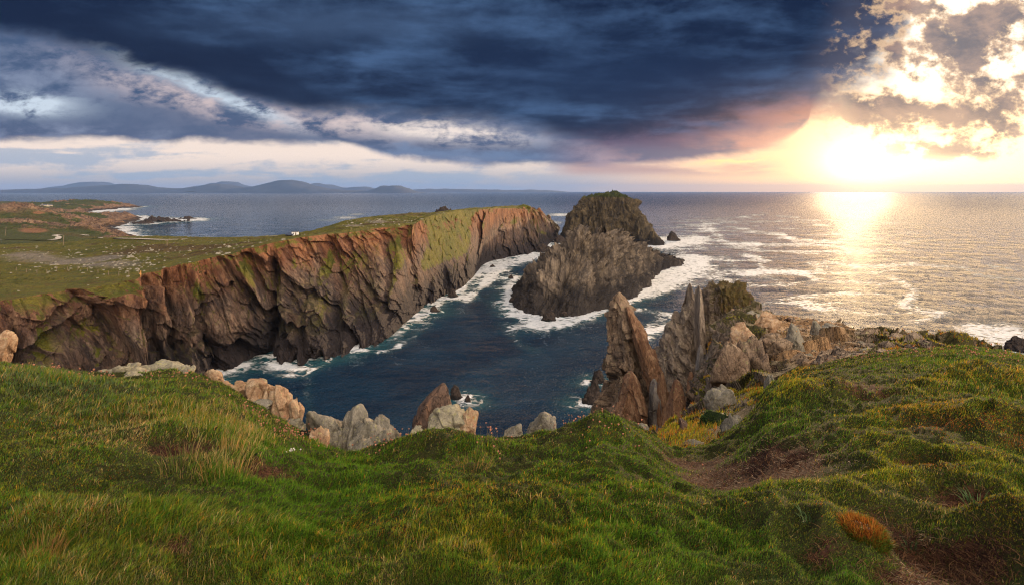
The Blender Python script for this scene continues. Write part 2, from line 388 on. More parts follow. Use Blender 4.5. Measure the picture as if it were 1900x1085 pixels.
# convexity differs along the cliff: green slope is gentle
gentle = (sst(spx, 775, 800) * sst(spx, 895, 870))[None, :]
left = sst(spx, 520, 300)[None, :]
hz = np.where(t < 0, t, np.sign(t) * np.abs(t) ** (1.25 - 0.25 * gentle + 0.0 * left))
P = np.empty((NF, NU, 3))
P[..., :2] = B[None, :, :2] + (T - B)[None, :, :2] * hz[..., None]
P[..., 2] = B[None, :, 2] + (T - B)[None, :, 2] * t
arc = np.concatenate([[0], np.cumsum(np.linalg.norm(np.diff(T, axis=0), axis=1))])
S = np.broadcast_to(arc[None, :], (NF, NU)); Zm = P[..., 2]
SP = np.broadcast_to(spx[None, :], (NF, NU)); tt = np.broadcast_to(t, (NF, NU))
# buttresses and gullies: (px at the edge, px at the base, half width px, depth m (+ = gully), t0, t1)
D = np.zeros((NF, NU))
FE = [(236, 225, 14, -5, 0, 1.1), (262, 262, 8, 6, 0, 1), (287, 292, 10, -5, 0, 1.1), (305, 318, 8, 6, 0, .95), (110, 90, 40, -5, 0, 1), (-60, -60, 25, -5, 0, 1), (10, 25, 10, 7, 0, .9),
 (362, 385, 15, 8, 0, .8), (512, 524, 11, 13, 0, .95), (560, 590, 34, -5, 0, .8), (617, 672, 11, 10, 0.1, 1.02),
 (712, 772, 8, 10, 0.1, 1.0), (755, 792, 6, 8, .1, 1.0), (771, 800, 9, -8, 0, 1.02), (897, 893, 10, 24, 0, 1.05), (850, 846, 8, -7, 0, .5), (1000, 1003, 6, -5, 0, .9), (920, 915, 11, -6, 0, .97), (942, 940, 6, 8, 0, .9), (976, 982, 6, 6, 0, .9)]
wob = fbm(np.stack([S * 0.03, Zm * 0.05, S * 0], -1).reshape(-1, 3), 3).reshape(NF, NU)
for a, b_, wd, dp, t0, t1 in FE:
    cx = a + (b_ - a) * (1 - tt) + wob * wd * 1.1
    prof = np.exp(-((SP - cx) / wd) ** 2 * (1 + 0.5 * (dp > 0)))
    D -= dp * prof * sst(tt, t0 - 0.12, t0 + 0.12) * (sst(tt, t1 + 0.02, t1 - 0.25) * 0.75 + 0.25)
kk = (0.35 + 1.5 * sst(spx, 300, 560))[None, :]; slant = S + Zm * kk                                        # beds lean down to the right
flatS = np.stack([S.ravel(), Zm.ravel()], 1)
q = np.stack([slant * 0.16, Zm * 0.028, S * 0 + 3], -1).reshape(-1, 3)
D += 1.3 * fbm(q, 5, 0.55, ridged=True).reshape(NF, NU)
w2d = fbm(np.stack([S * 0.02, Zm * 0.03, S * 0 + 41], -1).reshape(-1, 3), 3).reshape(NF, NU)
for lam, am, kz in ((34.0, 9.0, 1.05), (12.0, 3.2, 1.0), (5.0, 1.0, .9)):
    phs = (S + Zm * kk * kz) / lam + w2d * 1.6 * (19 / lam) ** .5; fr = phs - np.floor(phs); idn = np.floor(phs).astype(int)
    saw = (1 - fr) * np.minimum(fr / .12, 1); D += am * saw * (_CO[idn & 63, 3, 5, 0] * .9 + .25) * (1 - .7 * gentle)
qs = np.stack([slant * 0.06 , (Zm - S * .2) * 0.05, S * 0 + 13], -1).reshape(-1, 3)
D += 3.2 * facets(qs + wob.reshape(-1, 1) * .5, 1.3, .5)[0].reshape(NF, NU)
D += 6.0 * facets(np.stack([(S + Zm * kk) * 0.028 + wob * .5, Zm * 0.03 + wob * .4, S * 0 + 2.5], -1).reshape(-1, 3), 1.4, .6)[0].reshape(NF, NU) * (1 - .8 * gentle)
D += 4.2 * fbm(np.stack([S * 0.05, Zm * 0.05, S * 0 + 9], -1).reshape(-1, 3), 4).reshape(NF, NU)
fv, fe = facets(np.stack([slant * 0.08 + wob * 1.0, Zm * 0.045 + wob * .8, S * 0 + .5], -1).reshape(-1, 3), 1.1, 0.5); D += 2.0 * fv.reshape(NF, NU)
fv, fe2 = facets(np.stack([slant * 0.22, Zm * 0.15, S * 0 + .5], -1).reshape(-1, 3) + wob.reshape(-1, 1), 1.0, 0.6); D += 0.95 * fv.reshape(NF, NU)
D += 1.6 * gentle * sst(tt, .3, .5) * np.maximum(facets(np.stack([S * 0.12, Zm * 0.2, S * 0 + 4], -1).reshape(-1, 3), 1.2, .8)[0].reshape(NF, NU), 0) * 6
D += 0.7 * fbm(np.stack([slant * 0.5, Zm * 0.35, S * 0], -1).reshape(-1, 3), 4, 0.6, ridged=True).reshape(NF, NU)
msk = .35 + .65 * sst(fbm(np.stack([S * 0.03, Zm * 0.05, S * 0 + 88], -1).reshape(-1, 3), 3).reshape(NF, NU), -.15, .2)
D += sst(tt, .2, .0) * (3 + 6 * fbm(np.stack([S * 0.05, S * 0, S * 0 + 99], -1).reshape(-1, 3), 3).reshape(NF, NU))
low = sst(tt, 0.42, 0.02); D += low * 4.0 * fbm(np.stack([S * 0.09, Zm * 0.12, S * 0 + 30], -1).reshape(-1, 3), 5, 0.6).reshape(NF, NU)
D += low * 2.0 * facets(np.stack([S * 0.16, Zm * 0.2, S * 0 + 4], -1).reshape(-1, 3), 1, .7)[0].reshape(NF, NU)
D -= D.mean(0, keepdims=True) * 0 + D.mean()
D *= (1 - 0.84 * gentle * sst(tt, 0.15, 0.4))
D += 7 * fbm(np.stack([S * 0.022, Zm * 0.02, S * 0 + 70], -1).reshape(-1, 3), 2).reshape(NF, NU) * sst(tt, .9, .1)
D *= sst(tt, 1.0, 0.93) * 0.5 + 0.5
P[..., :2] += (outw[None, :, :2]) * D[..., None]
P[..., 2] += 0.8 * fbm(np.stack([S * 0.1, Zm * 0.1, S * 0 + 5], -1).reshape(-1, 3), 3).reshape(NF, NU) * sst(tt, 1.0, 0.9)
# plateau rows
NP_ = 130
tp = (np.linspace(0, 1, NP_)[1:, None]) ** 1.3
Te = T.copy(); Te[:, :2] += outw[:, :2] * D[-1].mean(); Pl = Te[None] + (R - Te)[None] * tp[..., None] + (P[-1] - Te)[None] * np.exp(-tp / .035)[..., None] * (1 - tp)[..., None]
hum = fbm((Pl * 0.03).reshape(-1, 3), 5).reshape(Pl.shape[:2]); hum2 = fbm((Pl * 0.12).reshape(-1, 3), 4).reshape(Pl.shape[:2])
Pl[..., 2] += (hum * 1.5 + hum2 * 0.5) * sst(tp, 0, 0.1) * (1 - sst(tp, .85, 1) * 0.6) - 1.2 * np.sin(np.pi * tp) * sst(spx, 560, 700)[None]
Pl[..., 2] += 0.5 * sst(tp, 0, 0.06)
tipw = sst(spx, 950, 990); jag = lambda Q_: facets(Q_.reshape(-1, 3) * .09 + 3, 1.2, .7)[0].reshape(Q_.shape[:2]) * 3.2
Pl[..., 2] += tipw[None] * jag(Pl); P[..., 2] += tipw[None] * jag(P) * sst(tt, .5, 1.0)
# far side
tf = np.linspace(0, 1, 40)[1:, None]; back_dir = np.array([-18.0, 46.0])
Fb = Pl[-1][None] + 0 * tf[..., None]; Fb[..., 0] += back_dir[0] * tf; Fb[..., 1] += back_dir[1] * tf
Fb[..., 2] = Pl[-1][None, :, 2] * (1 - tf ** 1.5) - 3 * tf
Fb += (fbm((Fb * 0.08).reshape(-1, 3), 4).reshape(Fb.shape[:2]) * 4 * sst(tf, 0.15, .4))[..., None]
Pl[..., 2] += .45 * np.maximum(facets(Pl.reshape(-1, 3) * (.25, .25, 0), 1, .8)[0].reshape(Pl.shape[:2]), .25) * sst(tp, .02, .08)
ALL = np.concatenate([P, Pl, Fb], 0)
veg = np.zeros(ALL.shape[:2])
v = 0.2 + sst(tt, 0.86, 1.0) * 0.42
v = v + gentle * sst(tt, 0.22 , 0.45) * 0.80
patch = fbm(np.stack([slant * 0.06, Zm * 0.10, S * 0 + 50], -1).reshape(-1, 3), 4).reshape(NF, NU)
def blob(cs, ct, rs, rt): return np.exp(-((SP - cs - (1 - tt) * 20) / rs) ** 2 - ((tt - ct) / rt) ** 2)
for bb in [(55, .75, 14, .14), (140, .72, 26, .12), (185, .7, 22, .1), (160, .5, 25, .1), (355, .72, 22, .14), (455, .72, 24, .12), (500, .64, 14, .22), (440, .85, 18, .06), (545, .78, 14, .08), (612, .7, 9, .3), (660, .7, 24, .08), (757, .62, 12, .2), (742, .78, 12, .1), (905, .75, 10, .2), (935, .6, 12, .1), (960, .75, 12, .12), (985, .8, 14, .1), (1000, .5, 8, .1)]:
    v = v + 0.62 * blob(*bb)
v = v + patch * 0.35 * sst(tt, .3, .6)
tip = sst(spx, 968, 1000)
veg[:NF] = v * sst(tt, 0.08, 0.25); veg[NF:NF + NP_ - 1] = 1.25 - 1.0 * tip[None]; veg[NF + NP_ - 1:] = (0.6 * (1 - tf))
# bare pale ground on the plateau
Pw = ALL[NF:NF + NP_ - 1]; ppx = Pw[..., 0] / Pw[..., 1] * F + 950; ppy = 356 + (HZ - Pw[..., 2]) / Pw[..., 1] * F
dirt = np.zeros(ALL.shape[:2])
nn = fbm((Pw * np.array([.04, .04, 0])).reshape(-1, 3), 5, .6).reshape(Pw.shape[:2])
for cx, cy, rx, ry, k in [(190, 490, 75, 10, 1.1), (60, 482, 70, 9, .8), (40, 470, 60, 6, .5), (225, 478, 40, 5, .5), (690, 412, 28, 3, .8), (735, 407, 20, 2, .7), (655, 420, 24, 2.5, .6)]:
    dirt[NF:NF + NP_ - 1] += k * np.exp(-((ppx - cx) / rx) ** 2 - ((ppy - cy) / ry) ** 2) * (0.75 + nn * 1.4)
vg = veg[NF:NF + NP_ - 1]; brown = np.zeros(ALL.shape[:2])
brown[NF:NF + NP_ - 1] = np.clip(np.exp(-((ppx - 330) / 230) ** 2 - ((ppy - 466) / 14) ** 2) * 1.0 + np.exp(-((ppx - 120) / 90) ** 2 - ((ppy - 524) / 7) ** 2) + nn * 1.6, 0, 1)
m_cliff = rock_mat("cliff_rock", [srgb(86, 72, 66), srgb(118, 92, 76), srgb(146, 124, 106)], 0.16, ck=.4, grass=(0.62, 0.80, GRASS_L, GRASS_D), tidal=(17, (0.020, 0.017, 0.020)), warm=(20, 40, srgb(118, 70, 42), srgb(160, 106, 64)), bdist=2.0, stretch=(1, 1, 0.35), rot=(0, 0.5, 0), dirt=(srgb(150, 140, 124), srgb(120, 112, 98)))
def add_brown(m):
    t = m.node_tree; b = next(n for n in t.nodes if n.type == 'BSDF_PRINCIPLED'); src = b.inputs['Base Color'].links[0].from_socket
    g = geo(t); nz = noise(t, g.outputs['Position'], 0.25, 6, 0.7)
    f = (attr(t, 'brown') + (nz - 0.5) * 1.2).ss(0.4, 0.95) * attr(t, 'dirt').ss(0.6, 0.2) * 0.8
    t.links.new(mixc(t, f, src, srgb(88, 66, 38)), b.inputs['Base Color'])
add_brown(m_cliff)
me = grid_mesh("headland", ALL, attrs={'veg': veg.reshape(-1), 'dirt': dirt.reshape(-1), 'brown': brown.reshape(-1)})
headland = tag(link("headland", me, m_cliff), kind='structure'); HEAD = ALL
SHORE = [ALL[:NF].reshape(-1, 3), ALL[-40:, ::3].reshape(-1, 3)]

# ------------------------------------------------------------------ far coast on the left (height field)
poly = [(520, 400), (400, 470), (300, 560), (235, 800), (214, 860), (226, 930), (205, 1000), (232, 1150), (250, 1330), (232, 1430), (190, 1480), (165, 1560), (148, 1700), (165, 1800), (195, 1950), (255, 2330), (200, 2480), (120, 2700), (80, 2800), (0, 3000), (-400, 3300), (-1500, 3400), (-1500, 330), (200, 330)]
poly = np.array([((a - 950) / F * y, y) for a, y in poly])
def sdist(pts, poly):
    d = np.full(len(pts), 1e12); ins = np.zeros(len(pts), bool); n = len(poly)
    for i in range(n):
        a, b = poly[i], poly[(i + 1) % n]; e = b - a; w_ = pts - a
        h = np.clip((w_ @ e) / (e @ e), 0, 1); dd_ = w_ - h[:, None] * e; d = np.minimum(d, (dd_ ** 2).sum(1))
        c = ((a[1] <= pts[:, 1]) != (b[1] <= pts[:, 1])) & (pts[:, 0] < (b[0] - a[0]) * (pts[:, 1] - a[1]) / (b[1] - a[1] + 1e-9) + a[0])
        ins ^= c
    return np.sqrt(d) * np.where(ins, 1, -1)
uu = np.linspace(-520, 420, 420); yy_ = np.exp(np.linspace(math.log(385), math.log(3500), 420))
UU, YY = np.meshgrid(uu, yy_); X = (UU - 950) / F * YY; Lp = np.stack([X, YY], -1).reshape(-1, 2)
sd_ = sdist(Lp + 25 * np.stack([fbm(np.c_[Lp * 0.008, Lp[:, :1] * 0], 5, .6), fbm(np.c_[Lp * 0.008, Lp[:, :1] * 0 + 9], 5, .6)], 1), poly)
Lu = (UU.ravel()); Ly = YY.ravel()
base_h = np.interp(Ly, [380, 430, 520, 650, 900, 1300, 1900, 3400], [27, 24, 19, 15, 12, 9, 13, 12])
hgt = base_h * sst(sd_, -8, 110) ** 0.8 - 4 * sst(sd_, 5, -30) - 0
def LG(px, Y, rx, ry, h): X0 = (px - 950) / F * Y; return h * np.exp(-((Lp[:, 0] - X0) / rx) ** 2 - ((Lp[:, 1] - Y) / ry) ** 2)
hill = LG(-20, 930, 95, 120, 14) + LG(-140, 980, 140, 160, 19) + LG(52, 990, 22, 40, 9)
hgt = hgt + hill + 0 + LG(150, 2250, 130, 160, 14) + LG(205, 1350, 60, 60, 7) + LG(120, 800, 60, 40, 5) + LG(238, 1330, 22, 30, 7)
hill = hill * 1.9
rocky = sst(fbm(np.c_[Lp * 0.012, Lp[:, :1] * 0 + 4], 5, .6), 0.08, 0.4) + hill / 30 * 0.9 + sst(sd_, 70, 20) + LG(170, 2250, 150, 140, .6)
rocky = np.clip(rocky, 0, 1.3) * sst(Ly, 500, 700)
rn, _ = facets(np.c_[Lp * 0.05, Lp[:, :1] * 0 + .5], 1.2, .6)
hgt = hgt + rocky * (rn * 3.2 + 5 * fbm(np.c_[Lp * 0.03, Lp[:, :1] * 0 + 7], 4, .6, ridged=True)) * sst(sd_, -30, 20) + 1.5 * fbm(np.c_[Lp * 0.01, Lp[:, :1] * 0 + 1], 4)
Lveg = 1.15 - rocky * .95 - sst(sd_, 40, 12) * 1.0
LP = np.c_[Lp, hgt].reshape(420, 420, 3)
lpx, lpy = Lu, 356 + (HZ - hgt) / Ly * F
Ldirt = np.exp(-((lpx - 62) / 26) ** 2 - ((lpy - 429) / 4.5) ** 2) * 1.2 + np.exp(-((lpx - 72) / 12) ** 2 - ((lpy - 396) / 2.5) ** 2) * 1.1
Lbrown = np.clip(fbm(np.c_[Lp * 0.01, Lp[:, :1] * 0 + 17], 4) * 1.5, 0, 1)
Lbrown = np.clip(Lbrown, 0, .7)
m_coast = rock_mat("coast_ground", [srgb(110, 88, 72), srgb(140, 108, 82), srgb(160, 132, 104)], 0.05, grass=(0.55, 0.9, (0.085, 0.10, 0.016), (0.042, 0.065, 0.012)), tidal=(5.0, (0.02, 0.017, 0.016)), bdist=3.0, dirt=(srgb(150, 110, 76), srgb(120, 84, 58)))
add_brown(m_coast)
me = grid_mesh("coast", LP, attrs={'veg': Lveg, 'dirt': Ldirt, 'brown': Lbrown})
coast = tag(link("terrain", me, m_coast), kind='structure')
SHORE.append(LP.reshape(-1, 3)[::1])
# ------------------------------------------------------------------ sea stacks, island, crags
def ringloft(rows, nu, nv, exp=2.0, z_is='py', corners=0):
    """rows of (py or z, x left px, x right px, Y centre, depth radius) from the bottom up -> (nv,nu,3)"""
    A = []
    th = np.linspace(0, 2 * np.pi, 24, endpoint=False)
    for (a, xl, xr, Y, ry) in rows:
        z = HZ - (a - 356) / F * Y if z_is == 'py' else a
        cx = ((xl + xr) / 2 - 950) / F * Y; rx = (xr - xl) / 2 / F * Y
        c, s = np.cos(th), np.sin(th); c = np.sign(c) * np.abs(c) ** (2 / exp); s = np.sign(s) * np.abs(s) ** (2 / exp)
        A.append(np.stack([cx + rx * c, Y + ry * s, np.full(24, z)], 1))
    A = np.array(A)
    if corners:                                   # angular plan: cut the oval by a few planes that change with height
        r = np.random.default_rng(corners); T_ = np.linspace(0, 2 * np.pi, nu, endpoint=False); m = 7
        A = catmull(A, nv); A = np.moveaxis(catmull(np.moveaxis(A, 1, 0), nu, closed=True), 0, 1); c0 = A.mean(1, keepdims=True)
        k0 = np.sort(r.uniform(0, 2 * np.pi, m)); k0 = (k0 + np.arange(m) / m * 2 * np.pi) / 2 * 1.0; k0 = np.arange(m) / m * 2 * np.pi + r.uniform(-.3, .3, m)
        h0 = r.uniform(.70, .98, m); vz = np.linspace(0, 3.0, nv)[:, None]
        hh = np.stack([h0[i] + .16 * np.interp(vz[:, 0], np.arange(4), r.uniform(-1, 1, 4)) for i in range(m)], 1)
        cs = np.cos(T_[None, :, None] - k0[None, None, :]); rad = np.where(cs > .05, hh[:, None, :] / np.maximum(cs, .05), 9).min(-1)
        rad = np.minimum(rad, 1.12); A = c0 + (A - c0) * rad[..., None]; return A
    A = catmull(A, nv); A = np.moveaxis(catmull(np.moveaxis(A, 1, 0), nu, closed=True), 0, 1)
    return A
def closetop(A, k=6, dome=0.3):
    """add rows that run in to the middle so the top is closed"""
    top = A[-1]; c = top.mean(0); r = np.linalg.norm(top - c, axis=1).mean()
    rows = [A]
    for i in range(1, k + 1):
        f = i / k; rr = top + (c - top) * f; rr = rr.copy(); rr[:, 2] += dome * r * (1 - (1 - f) ** 2) * 0.5; rows.append(rr[None])
    return np.concatenate(rows, 0)
def roughen(A, spec, closed=True, seed=0.0, hfade=0, rfade=0, rib=None):
    """spec: list of (kind, amplitude, (fx,fy,fz), shear) displacement along normals"""
    n = normals(A, closed); sh = A.shape[:2]; D = np.zeros(sh)
    base = A.reshape(-1, 3) + seed * 13.7
    wv = fbm(base * spec[0][2][0] * 0.5 if False else base * 0.05, 3)
    for kind, amp, f, lean in spec:
        p = base.copy(); p[:, 0] = p[:, 0] + base[:, 2] * lean; p = p * np.array(f)
        if kind == 'f': D += amp * facets(p + wv[:, None] * 0.6, 1.1, 0.55)[0].reshape(sh)
        elif kind == 's':
            cc_ = p.sum(1) + wv * .35; ii = np.floor(cc_).astype(int); D += (amp * ((_CO[ii & 63, 9, 2, 1] - .5) * 2 + (cc_ - ii - .5) * .7)).reshape(sh)
        elif kind == 'r': D += amp * fbm(p, 5, 0.55, ridged=True).reshape(sh)
        else: D += amp * fbm(p, 5, 0.55).reshape(sh)
    D -= D.mean()
    if rib:
        U_, V_ = np.meshgrid(np.arange(sh[1]) / sh[1], np.linspace(0, 1, sh[0])); cu = np.stack([np.cos(U_ * 2 * np.pi) * rib[1], np.sin(U_ * 2 * np.pi) * rib[1], V_ * rib[2] + seed], -1).reshape(-1, 3)
        rb = fbm(cu + wv[:, None] * .15, 4, .5, ridged=True).reshape(sh); D = D + rib[0] * (rb - rb.mean())
    if rfade: D = D * np.clip(np.linalg.norm((A - A.mean(1, keepdims=True))[..., :2], axis=2).mean(1) / rfade, .12, 1)[:, None]
    if hfade: D = D * (.3 + .7 * np.clip(A[..., 2] / hfade, 0, 1))
    return A + n * D[..., None] * (-1 if (n[sh[0] // 2, :, :] * (A[sh[0] // 2] - A[sh[0] // 2].mean(0))).sum() < 0 else 1)
def rockobj(name, A, mat, label=None, cat=None, group=None, parent=None, closed=True, veg=None, shore=True):
    if veg is None: veg = np.full(A.shape[:2], 0.0)
    me = grid_mesh(name, A, closed=closed, attrs={'veg': veg.reshape(-1)})
    lo = A.reshape(-1, 3); c = lo.mean(0); c[2] = max(lo[:, 2].min(), 0)
    o = link(name, me, mat, parent=parent, origin=c if parent is None else parent.location)
    tag(o, label, cat, group)
    if shore: SHORE.append(A.reshape(-1, 3))
    return o
m_stack = rock_mat("stack_rock", [srgb(68, 60, 48), srgb(88, 76, 54), srgb(118, 102, 74)], 0.18, ck=.3, grass=(0.55, 0.8, (0.07, 0.085, 0.018), (0.045, 0.055, 0.014)), tidal=(9, (0.016, 0.014, 0.014)), bdist=1.8, stretch=(1, 1, 0.28))
m_isle = rock_mat("island_rock", [srgb(78, 70, 62), srgb(104, 92, 80), srgb(150, 134, 114)], 0.17, ck=.25, tidal=(15, (0.018, 0.015, 0.015)), bdist=1.0, stretch=(1, 0.3, 0.28), rot=(0, 0.7, 0.3), lichen=0)

# tall flat-topped stack
rows = [(450, 1040, 1212, 765, 55), (444, 1044, 1206, 765, 52), (425, 1050, 1196, 765, 46), (405, 1056, 1189, 765, 42), (392, 1066, 1186, 765, 40), (380, 1076, 1180, 765, 38), (370, 1083, 1175, 765, 36), (368, 1085, 1172, 765, 34), (364.5, 1091, 1166, 765, 29)]
A = ringloft(rows, 560, 200, 2.6)
A = closetop(A, 24, 0.22)
A = roughen(A, [('s', 2.6, (.13, -.06, .012), 0), ('r', 6.0, (0.085, 0.085, 0.010), .05), ('r', 3.4, (0.26, 0.26, 0.03), .05), ('n', 3.0, (0.06, 0.06, 0.06), 0), ('f', 1.6, (0.13, 0.13, 0.07), .1), ('f', 0.8, (0.35, 0.35, 0.2), 0)], seed=1, rib=(6.5, 3.2, .5))
A[..., 2] = np.where(A[..., 2] > 55, 55 + (A[..., 2] - 55) * 0.6, A[..., 2])
A[..., 2] -= 7.0 * sst(A[..., 0], 124, 150) * sst(A[..., 2], 20, 50) + 3.0 * sst(A[..., 0], 108, 90) * sst(A[..., 2], 35, 52)
nz = normals(A, True)[..., 2]; vg = sst(A[..., 2], 48, 56) * 1.1
stack = rockobj("sea_stack", A, m_stack, "tall flat-topped dark rock stack standing in the sea at the end of the channel", "sea stack", veg=vg)
A = ringloft([(462, 1168, 1236, 700, 26), (450, 1174, 1229, 700, 22), (440, 1177, 1219, 700, 18), (425, 1179, 1211, 700, 14), (412, 1181, 1202, 700, 10), (404, 1184, 1196, 700, 5), (402, 1187, 1192, 700, 2)], 160, 90)
A = roughen(closetop(A), [('r', 1.8, (0.14, 0.14, 0.02), .1), ('f', 1.8, (0.13, 0.13, 0.07), .1), ('f', 0.8, (0.35, 0.35, 0.2), 0)], seed=2)
rockobj("shoulder", A, m_stack, parent=stack)
A = ringloft([(460, 1198, 1232, 680, 12), (449, 1202, 1227, 680, 10), (440, 1205, 1220, 680, 7), (432, 1208, 1214, 680, 3)], 100, 50)
A = roughen(closetop(A), [('f', 1.6, (0.13, 0.13, 0.07), .1), ('f', 0.8, (0.35, 0.35, 0.2), 0)], seed=3)
rockobj("shoulder", A, m_stack, parent=stack)
A = ringloft([(446, 1036, 1072, 760, 16), (432, 1043, 1070, 760, 14), (415, 1049, 1068, 760, 12), (400, 1054, 1066, 760, 8), (394, 1058, 1064, 760, 3)], 120, 70)
A = roughen(closetop(A), [('r', 1.5, (0.14, 0.14, 0.02), .1), ('f', 1.8, (0.13, 0.13, 0.07), .1), ('f', 0.8, (0.35, 0.35, 0.2), 0)], seed=4)
rockobj("shoulder", A, m_stack, parent=stack)

# ridged island in the mouth of the inlet: rings from the waterline in to a ridge
foot = [(950, 359), (955, 310), (985, 292), (1020, 287), (1060, 290), (1100, 303), (1140, 317), (1170, 341), (1205, 388), (1216, 426), (1236, 464), (1262, 496), (1262, 530), (1200, 530), (1120, 480), (1050, 440), (1000, 410), (972, 388)]
foot = np.array([((a - 950) / F * y, y, 0.0) for a, y in foot])
ridge = [(1064, 442, 352), (1068, 434, 345), (1074, 427, 343), (1082, 422, 342), (1090, 424, 344), (1112, 434, 346), (1135, 429, 352), (1150, 436, 362), (1178, 452, 395), (1190, 458, 415), (1222, 470, 455), (1246, 482, 490), (1248, 482, 500), (1200, 461, 440), (1150, 438, 380), (1090, 425, 352), (1076, 430, 352), (1068, 438, 353)]
ridge = np.array([W(*r) for r in ridge])
rowsA = []
for f, g_ in ((-0.12, -5.0), (0.0, 0.0), (0.12, .12), (0.25, .25), (0.42, .42), (0.6, .59), (0.8, .80), (1.0, 1.0)):
    p = foot + (ridge - foot) * f; p[:, 2] = ridge[:, 2] * g_ if g_ >= 0 else g_; rowsA.append(p)
A = catmull(np.array(rowsA), 330); A = np.moveaxis(catmull(np.moveaxis(A, 1, 0), 800, closed=True), 0, 1)
A = roughen(A, [('s', 3.4, (.10, .05, .11), 0), ('s', 1.5, (.3, .15, .3), 0), ('r', 4.0, (0.07, 0.03, 0.02), -1.0), ('r', 3.4, (0.17, 0.03, 0.05), -1.0), ('n', 3.0, (0.04, 0.04, 0.04), 0), ('f', 3.4, (0.15, 0.05, 0.07), -.9), ('r', 1.0, (0.45, 0.09, 0.14), -1.0), ('f', 1.7, (0.32, 0.14, 0.18), -.8), ('f', .5, (1.0, .5, .5), -.8)], seed=5, hfade=24, rib=(7.0, 4.2, .8))
isle = rockobj("rock_island", A, m_isle, "large grey ridged rock island sloping into white surf in the mouth of the inlet", "rock island")

# small rocks in the surf
def searock(px, py, wpx, hpx, seed, label, mat=None, group=None, lean=0.0, name="sea_rock", cat="rock", depth=1.0, nu=70, nv=40):
    """py is the waterline of the front"""
    Y = HZ * F / (py - 356); k = Y / F; w2 = wpx / 2; ry = wpx * k * 0.5 * depth; Yc = Y + ry * 0.6
    c = lambda y_, xl, xr, r: (HZ + 0 - 0 + y_ - HZ, xl, xr, Yc, r)
    pxk = Yc / Y
    cx = 950 + (px - 950) / 1.0
    rows = [(-1.5, cx - w2 * 1.1, cx + w2 * 1.1, Yc, ry * 1.15), (0, cx - w2, cx + w2, Yc, ry), (hpx * k * .4, cx - w2 * .78 + lean * w2 * .3, cx + w2 * .72 + lean * w2 * .3, Yc, ry * .7), (hpx * k * .75, cx - w2 * .45 + lean * w2 * .6, cx + w2 * .4 + lean * w2 * .6, Yc, ry * .45), (hpx * k, cx - w2 * .12 + lean * w2, cx + w2 * .12 + lean * w2, Yc, ry * .12)]
    A = ringloft(rows, nu, nv, z_is='z'); s_ = wpx * k
    A = roughen(closetop(A, 3), [('f', s_ * .10, (3.2 / s_, 2.2 / s_, 1.6 / s_), .4), ('f', s_ * .05, (8 / s_, 6 / s_, 4 / s_), .4), ('n', s_ * .06, (2 / s_,) * 3, 0)], seed=seed)
    return rockobj(name, A, mat or m_isle, label, cat, group)
m_wet = rock_mat("wet_rock", [srgb(50, 44, 42), srgb(66, 56, 50), srgb(84, 70, 60)], 0.5, bdist=0.5, tidal=(1.2, (0.01, 0.01, 0.01)), stretch=(1, 1, .5))
searock(1249, 449, 24, 16, 11, "small dark shark-fin rock alone in the surf right of the tall stack", m_wet, lean=-.4)
searock(1262, 492, 14, 6, 12, "small dark rock in white foam off the island's right-hand tip", m_wet)
searock(1018, 597, 28, 24, 13, "brown pointed rock in surf at the front foot of the grey island", m_wet, lean=.3)
searock(1046, 589, 18, 12, 14, "dark lump of rock in surf just right of the brown pointed rock", m_wet)
searock(948, 520, 12, 8, 15, "small black rock off the left foot of the grey island", m_wet)
searock(952, 563, 16, 10, 16, "low black rock at the island's left waterline, nearest to the inlet", m_wet)
searock(840, 553, 22, 14, 17, "dark rock in the channel close under the long cliff", m_wet)
searock(806, 581, 18, 12, 18, "dark rock awash at the cliff foot, on the nearest bend of foam", m_wet)
searock(914, 497, 10, 5, 19, "small black rock awash in the white water of the channel", m_wet)
searock(1040, 452, 30, 14, 20, "dark rock reef between the headland tip and the tall stack", m_wet)
searock(1010, 469, 40, 14, 28, "low black skerry off the end of the headland", m_wet)
searock(1890, 655, 46, 26, 21, "black rock in the surf at the right edge of the picture", m_wet, lean=-.6)
searock(1098, 752, 34, 44, 22, "dark craggy rock at the water left of the leaning spire", m_wet, lean=.5)
searock(1108, 712, 24, 24, 23, "dark rock behind, at the water left of the leaning spire", m_wet, lean=.5)
searock(868, 748, 12, 14, 24, "small brown rock in a swirl of foam in the inlet", m_wet)
searock(846, 742, 22, 26, 25, "reddish rock at the water behind the lichened boulder", m_wet, lean=-.3)

for i, (px, py, w_, h_, lab) in enumerate([(310, 413, 70, 5, "long low skerry in the bay off the far coast"), (345, 408, 40, 3, "thin low skerry with surf, outermost in the bay"), (270, 417, 40, 4, "low skerry in the bay nearest to the far coast"), (240, 385, 22, 3, "dark reef off the tip of the farther promontory")]):
    searock(px, py, w_, h_, 40 + i, lab, m_wet, name="skerry", cat="skerry", depth=0.6)

